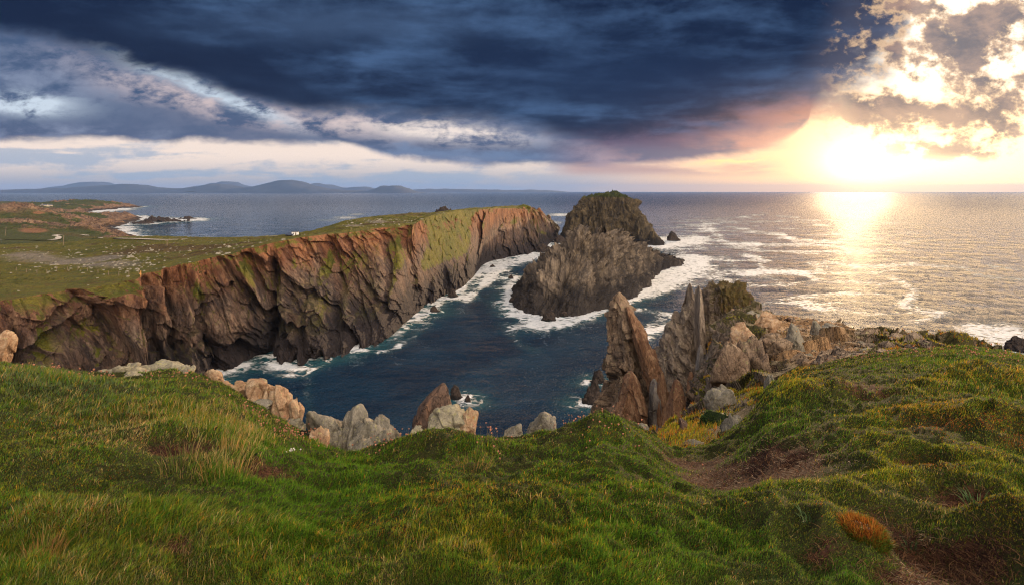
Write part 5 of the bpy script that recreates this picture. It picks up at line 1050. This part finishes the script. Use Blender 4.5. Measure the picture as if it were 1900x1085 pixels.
ST_ = [(.42, .27, .10), (.50, .30, .10), (.34, .24, .09), (.44, .22, .06)]
tuft("grass_tuft", 428, 838, 55, .10, (.10, .27), .0035, ST_, "tall straw-coloured grass tuft standing beside the stony knoll", "grass tuft", (.05, .35))
tuft("grass_tuft", 425, 880, 150, .22, (.10, .22), .004, ST_ + [(.1, .14, .03)] * 3, "green and straw tuft drooping just below the tall straw one", "grass tuft", (.2, .8))
tuft("grass_tuft", 85, 1030, 130, .10, (.06, .17), .0035, [(.26, .17, .06), (.30, .14, .05)], "brown dry grass tuft in the lower left corner", "grass tuft", (.05, .5))
tuft("grass_tuft", 350, 1000 - 130, 160, .25, (.1, .25), .005, [(.28, .2, .08), (.08, .11, .02)], "thin mixed tuft in front of the brown bare patch on the left", "grass tuft", (.2, .9))
tuft("grass_tuft", 880, 868, 120, .2, (.08, .2), .005, [(.25, .17, .06), (.09, .12, .02)], "wispy straw and green tuft on the central brow", "grass tuft", (.2, .9))
RG = [(.08, .14, .05), (.11, .17, .07), (.05, .10, .03)]
def rosette(px, py, n, rad_, L_, label, cols_=RG):
    return tuft("plantain", px, py, int(n * .6), rad_, (L_ * .35, L_ * .7), .007, cols_, label, "plantain", (.3, 1.3), (0, 0), group="grey-green plantain rosettes")
rosette(1688, 1020, 130, .06, .13, "grey-green plantain rosette on the bare earth by the rust-topped cushion")
rosette(1815, 930, 90, .08, .16, "spiky plantain rosette above the dark bare gully at the right")
rosette(1505, 965, 60, .07, .13, "small plantain rosette at the upper left foot of the rust-topped cushion")
rosette(1735, 850, 50, .07, .13, "pale plantain rosette beside the little red hole in the turf") if False else None
rosette(1375, 795, 60, .1, .14, "plantain rosette on the turf lip above the bare red hollow")
rosette(130, 770, 70, .12, .18, "dark plantain leaves in the shaded grass at the far left")
# cushion plants: dome with leafy skin
def cushion(name, c, r_, h, n, cols_, label, cat, Lr=(.015, .04), wd=.008, group=None, flowers=0, fcol=(.55, .26, .16), stem=.1):
    e = empty(name, tuple(c)); tag(e, label, cat, group)
    nu, nv = 40, 14; a = np.linspace(0, 2 * np.pi, nu, endpoint=False); ph = np.linspace(-.9, np.pi / 2, nv); sn = np.sin(ph); sn = np.where(sn < 0, sn * 2.5, sn)
    P = np.stack([np.cos(ph)[:, None] * np.cos(a) * r_, np.cos(ph)[:, None] * np.sin(a) * r_, sn[:, None] * h + 0 * a], -1)
    P = P * (1 + .45 * fbm(P.reshape(-1, 3) / r_ * 1.7 + c[0], 3).reshape(nv, nu))[..., None]
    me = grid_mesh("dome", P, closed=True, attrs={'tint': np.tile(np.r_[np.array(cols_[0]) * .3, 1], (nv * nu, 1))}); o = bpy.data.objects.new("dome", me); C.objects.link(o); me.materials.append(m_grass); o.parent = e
    a = rng.uniform(0, 6.28, n); s_ = rng.random(n) ** .6; ph = np.arccos(np.clip(s_, 0, 1)); ph = np.pi / 2 - np.arcsin(s_) ; ph = np.arcsin(np.clip(1 - s_ * 1.45, -1, 1))
    d = np.stack([np.cos(ph) * np.cos(a), np.cos(ph) * np.sin(a), np.sin(ph)], 1)
    base = d * [r_, r_, h]; base[:, 2] = np.where(base[:, 2] < 0, base[:, 2] * 2.5, base[:, 2]); base *= (1 + .45 * fbm(base / r_ * 1.7 + c[0], 3))[:, None]
    k_ = len(cols_) // 2; top_m = (s_ + rng.normal(size=n) * .18) < .42
    cc = np.array(cols_)[np.where(top_m, rng.integers(0, max(k_, 1), n), rng.integers(k_, len(cols_), n))] * rng.uniform(.55, 1.3, n)[:, None]
    lean = d * [1, 1, 0] * .7 + rng.normal(size=(n, 3)) * [.45, .45, 0]
    me = blade_mesh("leaves", base - d * .004, rng.uniform(*Lr, n), np.full(n, wd), lean, cc, seg=2); o = bpy.data.objects.new("foliage", me); C.objects.link(o); me.materials.append(m_grass); o.parent = e
    if flowers: flower_parts(e, base[rng.integers(0, n, flowers)], stem, fcol, .012)
    return e
def flower_parts(e, base, stem, fcol, rad_, nm="flower_heads"):
    n = len(base); th = rng.uniform(0, 6.28, n); L = rng.uniform(.6, 1.3, n) * stem; lean = np.c_[np.cos(th) * .25, np.sin(th) * .25, 0 * th]
    ico = np.array([(0, 0, 1), (.9, 0, .35), (.28, .85, .35), (-.73, .53, .35), (-.73, -.53, .35), (.28, -.85, .35), (.5, .3, -.6), (-.4, .5, -.6), (0, -.6, -.6)]); fc = np.array([(0, 1, 2), (0, 2, 3), (0, 3, 4), (0, 4, 5), (0, 5, 1), (1, 6, 2), (2, 6, 7), (2, 7, 3), (3, 7, 4), (4, 7, 8), (4, 8, 5), (5, 8, 6), (5, 6, 1), (6, 8, 7)])
    ln = np.linalg.norm(lean, axis=1); tip = base + np.array([0, 0, 1.]) * (L * (1 - .25 * ln))[:, None] + lean * (L * .8)[:, None]
    V_ = (tip[:, None] + ico[None] * (rad_ * rng.uniform(.7, 1.3, n))[:, None, None]).reshape(-1, 3); q = (fc[None] + (np.arange(n) * 9)[:, None, None]).reshape(-1, 3)
    cc = np.repeat(np.c_[np.array([fcol]) * rng.uniform(.6, 1.3, n)[:, None], np.ones(n)][:, None], 9, 1).reshape(-1, 4)
    sd_v = np.stack([base - [.002, 0, 0], base + [.002, 0, 0], tip], 1).reshape(-1, 3); k0 = len(V_)
    V_ = np.concatenate([V_, sd_v]); q = np.concatenate([q, k0 + np.arange(3 * n).reshape(n, 3)]); cc = np.concatenate([cc, np.tile([[.16, .13, .06, 1]], (3 * n, 1))])
    me = raw_mesh(nm, V_, q, attrs={'tint': cc}, smooth=False); o = bpy.data.objects.new(nm, me); C.objects.link(o); me.materials.append(m_grass); o.parent = e
    return o
GC = [(.07, .12, .03), (.05, .10, .03), (.11, .15, .04)]
cushion("cushion_plant", crag_at(1328, 792), .34, .30, 2600, GC, "round bright green cushion plant perched on a rock in the hollow", "cushion plant", (.03, .07), .018)
p = on_ground(1600, 985); cushion("cushion_plant", p - [0, 0, .03], .13, .07, 8000, [(.34, .11, .018), (.30, .14, .02), (.13, .17, .02), (.09, .15, .02), (.12, .17, .02)], "rust-topped moss cushion at the lower right", "cushion plant", (.03, .065), .0045)
cushion("cushion_plant", on_ground(1650, 1008) - [0, 0, .01], .05, .05, 500, [(.2, .1, .02), (.10, .12, .02)], "fist-sized moss cushion right of the rust-topped one", "cushion plant", (.01, .025), .005)
p = W(560, 818, 9.0); cushion("cushion_plant", np.array(p) - [0, 0, .12], .19, .24, 1800, [(.05, .055, .03), (.08, .05, .035), (.06, .08, .03)], "dark sea-thrift cushion ringed with pink-brown seed heads on the peach boulder", "cushion plant", (.02, .045), .01, flowers=60, fcol=(.5, .22, .13), stem=.09)
def thrift(px, py, n, wid, label, Y=None, stem=.14, fcol=(.52, .25, .16), dep=.25, rad_=.013):
    c = np.array(on_ground(px, py))
    b_ = np.stack([rng.normal(size=n) * wid, rng.normal(size=n) * dep, 0 * rng.normal(size=n)], 1)
    for i in range(n): b_[i, 2] = fg_height(c[0] + b_[i, 0], c[1] + b_[i, 1]) - c[2] if Y is None else 0
    o = flower_parts(None, b_, stem, fcol, rad_, "sea_thrift"); o.location = tuple(c); tag(o, label, "sea thrift", "clumps of sea thrift gone to seed")
thrift(75, 700, 60, .55, "band of pink-brown sea thrift along the far left edge", rad_=.016)
thrift(150, 712, 40, .35, "small patch of sea thrift right of the far left band", rad_=.014)
thrift(345, 712, 34, .3, "sea thrift growing against the blunt rock on the knoll", rad_=.014)
thrift(505, 790, 60, .28, "sea thrift spilling below the leaning peach slab", stem=.12)
thrift(540, 815, 40, .2, "sea thrift just left of the dark thrift cushion", stem=.1)
thrift(722, 836, 26, .22, "thin sea thrift at the right end of the grey outcrop")
thrift(915, 828, 22, .22, "short row of sea thrift on the brink between lichened boulder and pointed rock")
thrift(1100, 788, 46, .35, "sea thrift crowning the flowery mound left of the spire")
thrift(1130, 806, 20, .3, "few sea thrift heads on the front of the flowery mound", stem=.08)
thrift(1700, 664, 70, 1.1, "orange-lit sea thrift on the right skyline next to the low white slab", rad_=.018, dep=.4)
thrift(1830, 664, 60, .9, "orange-lit sea thrift on the skyline above the white surf patch", rad_=.018, dep=.4)
thrift(1600, 672, 40, .8, "orange sea thrift along the top of the spur's turf", rad_=.016, dep=.4)
e = flower_parts(None, rng.normal(size=(7, 3)) * [.05, .04, 0], .06, (.75, .74, .68), .011, "daisy_clump"); e.location = tuple(on_ground(538, 842)); tag(e, "few white daisies beside the small split stone", "daisies")

# ------------------------------------------------------------------ far land details: houses, poles, fence, road, shed and car
def plainmat(name, col, rough=.8, n_=.15, s=4):
    m, t, b, o = newmat(name); g = geo(t); c = mixc(t, noise(t, g.outputs['Position'], s, 4, .6).ss(.35, .65), tuple(x * (1 - n_) for x in col), tuple(min(1, x * (1 + n_)) for x in col))
    t.links.new(c, b.inputs['Base Color']); b.inputs['Roughness'].default_value = rough; return m
M_cream = plainmat("cream_render", (.66, .56, .40)); M_white = plainmat("white_render", (.72, .71, .68)); M_slate = plainmat("slate", (.10, .10, .11)); M_glass = plainmat("window_glass", (.02, .025, .03), .15); M_wood = plainmat("weathered_wood", (.20, .15, .10)); M_track = plainmat("track_gravel", (.46, .42, .36), .9, .2, .6); M_blue = plainmat("blue_car_paint", (.02, .04, .10), .3); M_tyre = plainmat("tyre_rubber", (.02, .02, .02)); M_or = plainmat("orange_post_paint", (.55, .26, .08))
def surf_at(px, py):
    best = None
    for G_, r0, r1 in ((HEAD, NF, NF + NP_ - 1), (LP, 0, LP.shape[0])):
        g_ = G_[r0:r1]; ax = g_[..., 0] / g_[..., 1] * F + 950; ay = 356 + (HZ - g_[..., 2]) / g_[..., 1] * F
        d = (ax - px) ** 2 + (2 * (ay - py)) ** 2; k = np.unravel_index(np.argmin(d), d.shape)
        if best is None or d[k] < best[0] * .7 - .5: best = (d[k], g_[k].copy())
    return best[1]
def boxmesh(name, x0, x1, y0, y1, z0, z1):
    v = np.array([(x, y, z) for z in (z0, z1) for y in (y0, y1) for x in (x0, x1)], float); q = np.array([(0, 2, 3, 1), (4, 5, 7, 6), (0, 1, 5, 4), (2, 6, 7, 3), (0, 4, 6, 2), (1, 3, 7, 5)]); return raw_mesh(name, v, q, smooth=False)
def child(name, me, mat, par): o = bpy.data.objects.new(name, me); C.objects.link(o); me.materials.append(mat); o.parent = par; return o
def coast_at(px, Y):
    x = (px - 950) / F * Y; d = (LP[..., 0] - x) ** 2 + (LP[..., 1] - Y) ** 2; return LP[np.unravel_index(np.argmin(d), d.shape)].copy()
def house(px, Y_, L, D_, h, rh, rz, label, wall, chim=True, nwin=4):
    p = coast_at(px, Y_); e = empty("house", tuple(p)); e.rotation_euler.z = rz; tag(e, label, "house")
    v = np.array([(-L / 2, -D_ / 2, -2), (L / 2, -D_ / 2, -2), (L / 2, D_ / 2, -2), (-L / 2, D_ / 2, -2), (-L / 2, -D_ / 2, h), (L / 2, -D_ / 2, h), (L / 2, D_ / 2, h), (-L / 2, D_ / 2, h), (-L / 2, 0, h + rh), (L / 2, 0, h + rh)], float)
    me = bpy.data.meshes.new("walls"); me.from_pydata([tuple(x) for x in v], [], [(0, 1, 5, 4), (2, 3, 7, 6), (1, 2, 6, 9, 5), (3, 0, 4, 8, 7)]); child("walls", me, wall, e)
    o_ = .35; k = rh / (D_ / 2); t = .25
    rv = [(-L / 2 - o_, -D_ / 2 - o_, h - k * o_ + .03), (L / 2 + o_, -D_ / 2 - o_, h - k * o_ + .03), (L / 2 + o_, 0, h + rh + .03), (-L / 2 - o_, 0, h + rh + .03), (-L / 2 - o_, D_ / 2 + o_, h - k * o_ + .03), (L / 2 + o_, D_ / 2 + o_, h - k * o_ + .03)]; rv += [(a, b, c + t) for a, b, c in rv]
    me = bpy.data.meshes.new("roof"); me.from_pydata(rv, [], [(0, 1, 2, 3), (3, 2, 5, 4), (6, 9, 8, 7), (9, 10, 11, 8), (0, 6, 7, 1), (4, 5, 11, 10), (0, 3, 9, 6), (3, 4, 10, 9), (1, 7, 8, 2), (2, 8, 11, 5)]); ro = child("roof", me, M_slate, e)
    if chim: child("chimney", boxmesh("chimney", -L / 2 + .2, -L / 2 + 1.1, -.5, .5, h + rh * .6, h + rh + 1.2), wall, ro)
    for i in range(nwin):
        x = -L / 2 + L * (i + .5) / nwin
        if i == nwin // 2: child("door", boxmesh("door", x - .5, x + .5, -D_ / 2 - .04, -D_ / 2 + .02, 0, 2.1), M_wood, e)
        else: child("window", boxmesh("window", x - .5, x + .5, -D_ / 2 - .04, -D_ / 2 + .02, 1, 2.1), M_glass, e)
    return e
house(86, 1850, 20, 9, 4.2, 3.4, .25, "largest of the far cream houses on the green behind the rocky hill", M_cream, nwin=5)
house(92, 1820, 12, 8, 3.2, 2.6, 1.2, "low cream wing house right beside the largest far house", M_cream, nwin=3)
house(79, 1880, 10, 7, 3, 2.6, -.1, "small pale cottage just left of the largest far house", M_cream, nwin=3)
house(68, 1120, 9, 6, 2.8, 2.2, .1, "little white cottage among the pink rocks in front of the far hill", M_white, nwin=3)
sh = surf_at(548, 437.5); e = empty("shed", tuple(sh)); e.rotation_euler.z = .1; tag(e, "small white flat-roofed shed on the headland's green top", "shed")
e.scale = (.8, .8, .8); child("walls", boxmesh("w", -1.9, 1.9, -1.3, 1.3, -.4, 2.0), M_white, e); child("roof", boxmesh("r", -2.1, 2.1, -1.5, 1.5, 2.003, 2.25), M_slate, e); child("door", boxmesh("d", .2, 1.0, -1.34, -1.297, 0, 1.7), M_wood, e); child("window", boxmesh("d", -1.2, -.5, -1.34, -1.297, .9, 1.5), M_glass, e)
ca = surf_at(537, 438.5); e = empty("parked_car", tuple(ca)); e.rotation_euler.z = .15; tag(e, "dark blue car parked left of the small white shed", "car")
A = np.array([(-2.0, .35), (-2.05, .85), (-1.5, .95), (-.9, 1.45), (.7, 1.45), (1.3, .95), (2.0, .85), (2.05, .35)]); n = len(A); v = [(a, s_ * (.85 if b > 1 else .9), b) for s_ in (-1, 1) for a, b in A]
me = bpy.data.meshes.new("body"); me.from_pydata(v, [], [tuple(range(n)), tuple(range(2 * n - 1, n - 1, -1))] + [(i, i + n, (i + 1) % n + n, (i + 1) % n) for i in range(n)]); child("body", me, M_blue, e)
child("windscreen", boxmesh("w", -.85, .65, -.88, .88, 1.0, 1.38), M_glass, e)
for sx_ in (-1.25, 1.25):
    for sy_ in (-.82, .82):
        a = np.arange(14) / 14 * 2 * np.pi; v = np.concatenate([np.stack([sx_ + .34 * np.cos(a), np.full(14, sy_ + d_), .34 + .34 * np.sin(a)], 1) for d_ in (-.11, .11)]); me = bpy.data.meshes.new("wheel"); me.from_pydata([tuple(x) for x in v], [], [tuple(range(14)), tuple(range(27, 13, -1))] + [(i, (i + 1) % 14, (i + 1) % 14 + 14, i + 14) for i in range(14)]); child("wheel", me, M_tyre, e)
def rod(name, h, r_, mat, par=None, off=(0, 0)):
    a = np.arange(8) / 8 * 2 * np.pi; v = np.concatenate([np.stack([off[0] + r_ * np.cos(a), off[1] + r_ * np.sin(a), np.full(8, z)], 1) for z in (-.5, h)]); me = bpy.data.meshes.new(name); me.from_pydata([tuple(x) for x in v], [], [tuple(range(8, 16))] + [(i, (i + 1) % 8, (i + 1) % 8 + 8, i + 8) for i in range(8)]); return me
def upole(px, py, hpx, tilt, label, arm=True):
    p = surf_at(px, py); h = hpx * p[1] / F; e = empty("utility_pole", tuple(p)); e.rotation_euler.y = tilt; tag(e, label, "utility pole", "utility poles on the grassland")
    child("pole", rod("pole", h, .16, M_wood), M_wood, e); child("crossarm", boxmesh("crossarm", -.9, .9, -.28, -.165, h - .5, h - .3), M_wood, e)
upole(118, 456, 18, 0, "thin pole standing where the pale track bends")
upole(10, 439, 17, .12, "slanting pole at the far left edge beside the brown earth")
upole(310, 458, 11, 0, "short thin pole near the middle of the headland's grass")
sg = surf_at(271, 513); e = empty("marker_post", tuple(sg)); tag(e, "orange marker post on the cliff edge where the fence ends", "marker post"); child("post", rod("post", 1.5, .12, M_or), M_or, e); child("board", boxmesh("board", -.3, .3, -.2, -.13, .5, .85), M_or, e)
fe_ = [surf_at(30 + i * 19, 503 + 4 * math.sin(i * .8) + i * .55) for i in range(13)]
f0 = fe_[0]; e = empty("fence", tuple(f0)); tag(e, "sparse post and wire fence crossing the grass towards the cliff edge", "fence")
for q_ in fe_: child("post", rod("post", 1.2, .08, M_wood, off=(q_[0] - f0[0], q_[1] - f0[1])), M_wood, e).location = (0, 0, q_[2] - f0[2])
def path(name, pts, wd, label):
    P_ = [surf_at(*p) for p in pts]; v = []; out = []
    P_ = catmull(np.array(P_), len(P_) * 6)
    for i, p in enumerate(P_):
        d = P_[min(i + 1, len(P_) - 1)] - P_[max(i - 1, 0)]; n_ = np.array([-d[1], d[0], 0]); n_ /= np.linalg.norm(n_) + 1e-6
        v += [p - n_ * wd + [0, 0, .35], p + n_ * wd + [0, 0, .35]]
    q = np.array([(2 * i, 2 * i + 1, 2 * i + 3, 2 * i + 2) for i in range(len(P_) - 1)]); me = raw_mesh(name, np.array(v), q); tag(link(name, me, M_track), kind='structure')
path("road", [(-60, 447), (0, 446.5), (50, 447), (90, 447), (106, 445), (108, 441), (102, 438.5), (112, 437)], 2.6, "")
path("road", [(150, 437.5), (165, 439), (185, 442), (215, 444), (250, 445), (300, 446.5), (345, 446)], 2.0, "")
path("path", [(500, 441), (525, 440), (540, 439.5)], 1.6, "")

# stones on the headland
sp_ = HEAD[NF + 2:NF + NP_ - 1]; ax = sp_[..., 0] / sp_[..., 1] * F + 950; ay = 356 + (HZ - sp_[..., 2]) / sp_[..., 1] * F
dn_ = np.clip(dirt[0:1, 0:1] * 0 + np.exp(-((ax - 190) / 110) ** 2 - ((ay - 488) / 16) ** 2) + .8 * np.exp(-((ax - 50) / 80) ** 2 - ((ay - 478) / 14) ** 2) + .5 * np.exp(-((ax - 330) / 160) ** 2 - ((ay - 462) / 10) ** 2) + .7 * np.exp(-((ax - 690) / 60) ** 2 - ((ay - 411) / 5) ** 2) + .05, 0, 1)
vv, qq, cnt = [], [], 0; cdf = np.cumsum(dn_.ravel()); cdf /= cdf[-1]; r = np.random.default_rng(9)
for k in np.searchsorted(cdf, r.random(800)):
    c = sp_.reshape(-1, 3)[k] + [r.uniform(-1, 1), r.uniform(-1, 1), 0]; s = r.uniform(.2, .7) * (1 + 1.2 * (r.random() > .95)); m = 7; a = np.arange(m) / m * 2 * np.pi; rr = s * r.uniform(.6, 1.2, m)
    ring = np.stack([c[0] + rr * np.cos(a), c[1] + rr * np.sin(a), np.full(m, c[2] - s * .3)], 1); mid = c + (ring - c) * [.7, .7, 1]; mid[:, 2] = c[2] + s * r.uniform(.1, .5, m)
    vv.append(np.concatenate([ring, mid, [c + [0, 0, s * r.uniform(.3, .6)]]])); b0 = cnt
    for j in range(m):
        j2 = (j + 1) % m; qq += [(b0 + j, b0 + j2, b0 + m + j2), (b0 + j, b0 + m + j2, b0 + m + j), (b0 + m + j, b0 + m + j2, b0 + 2 * m)]
    cnt += 2 * m + 1
me = raw_mesh("stones", np.concatenate(vv), np.array(qq), smooth=False); tag(link("stones", me, m_greyb), "pale loose stones scattered over the headland's pasture", "stones", kind='stuff')

# ------------------------------------------------------------------ the air
lowest = min((o.matrix_world @ Vector(c))[2] if False else (o.location.z + min(v[2] for v in o.bound_box)) for o in C.objects if o.type == 'MESH' and o.parent is None)
me = boxmesh("haze", -43000, 43000, -43000, 43000, lowest - 1.0, 480)
hz_ = bpy.data.objects.new("haze", me); C.objects.link(hz_); tag(hz_, "thin sea air over the water", "haze", kind='stuff')
m = bpy.data.materials.new("air"); m.use_nodes = True; t = m.node_tree; t.nodes.clear(); o_ = t.nodes.new('ShaderNodeOutputMaterial'); v_ = t.nodes.new('ShaderNodeVolumePrincipled')
v_.inputs['Density'].default_value = 2.1e-5; v_.inputs['Color'].default_value = (.26, .46, .95, 1); v_.inputs['Anisotropy'].default_value = 0.0
t.links.new(v_.outputs[0], o_.inputs['Volume']); me.materials.append(m)
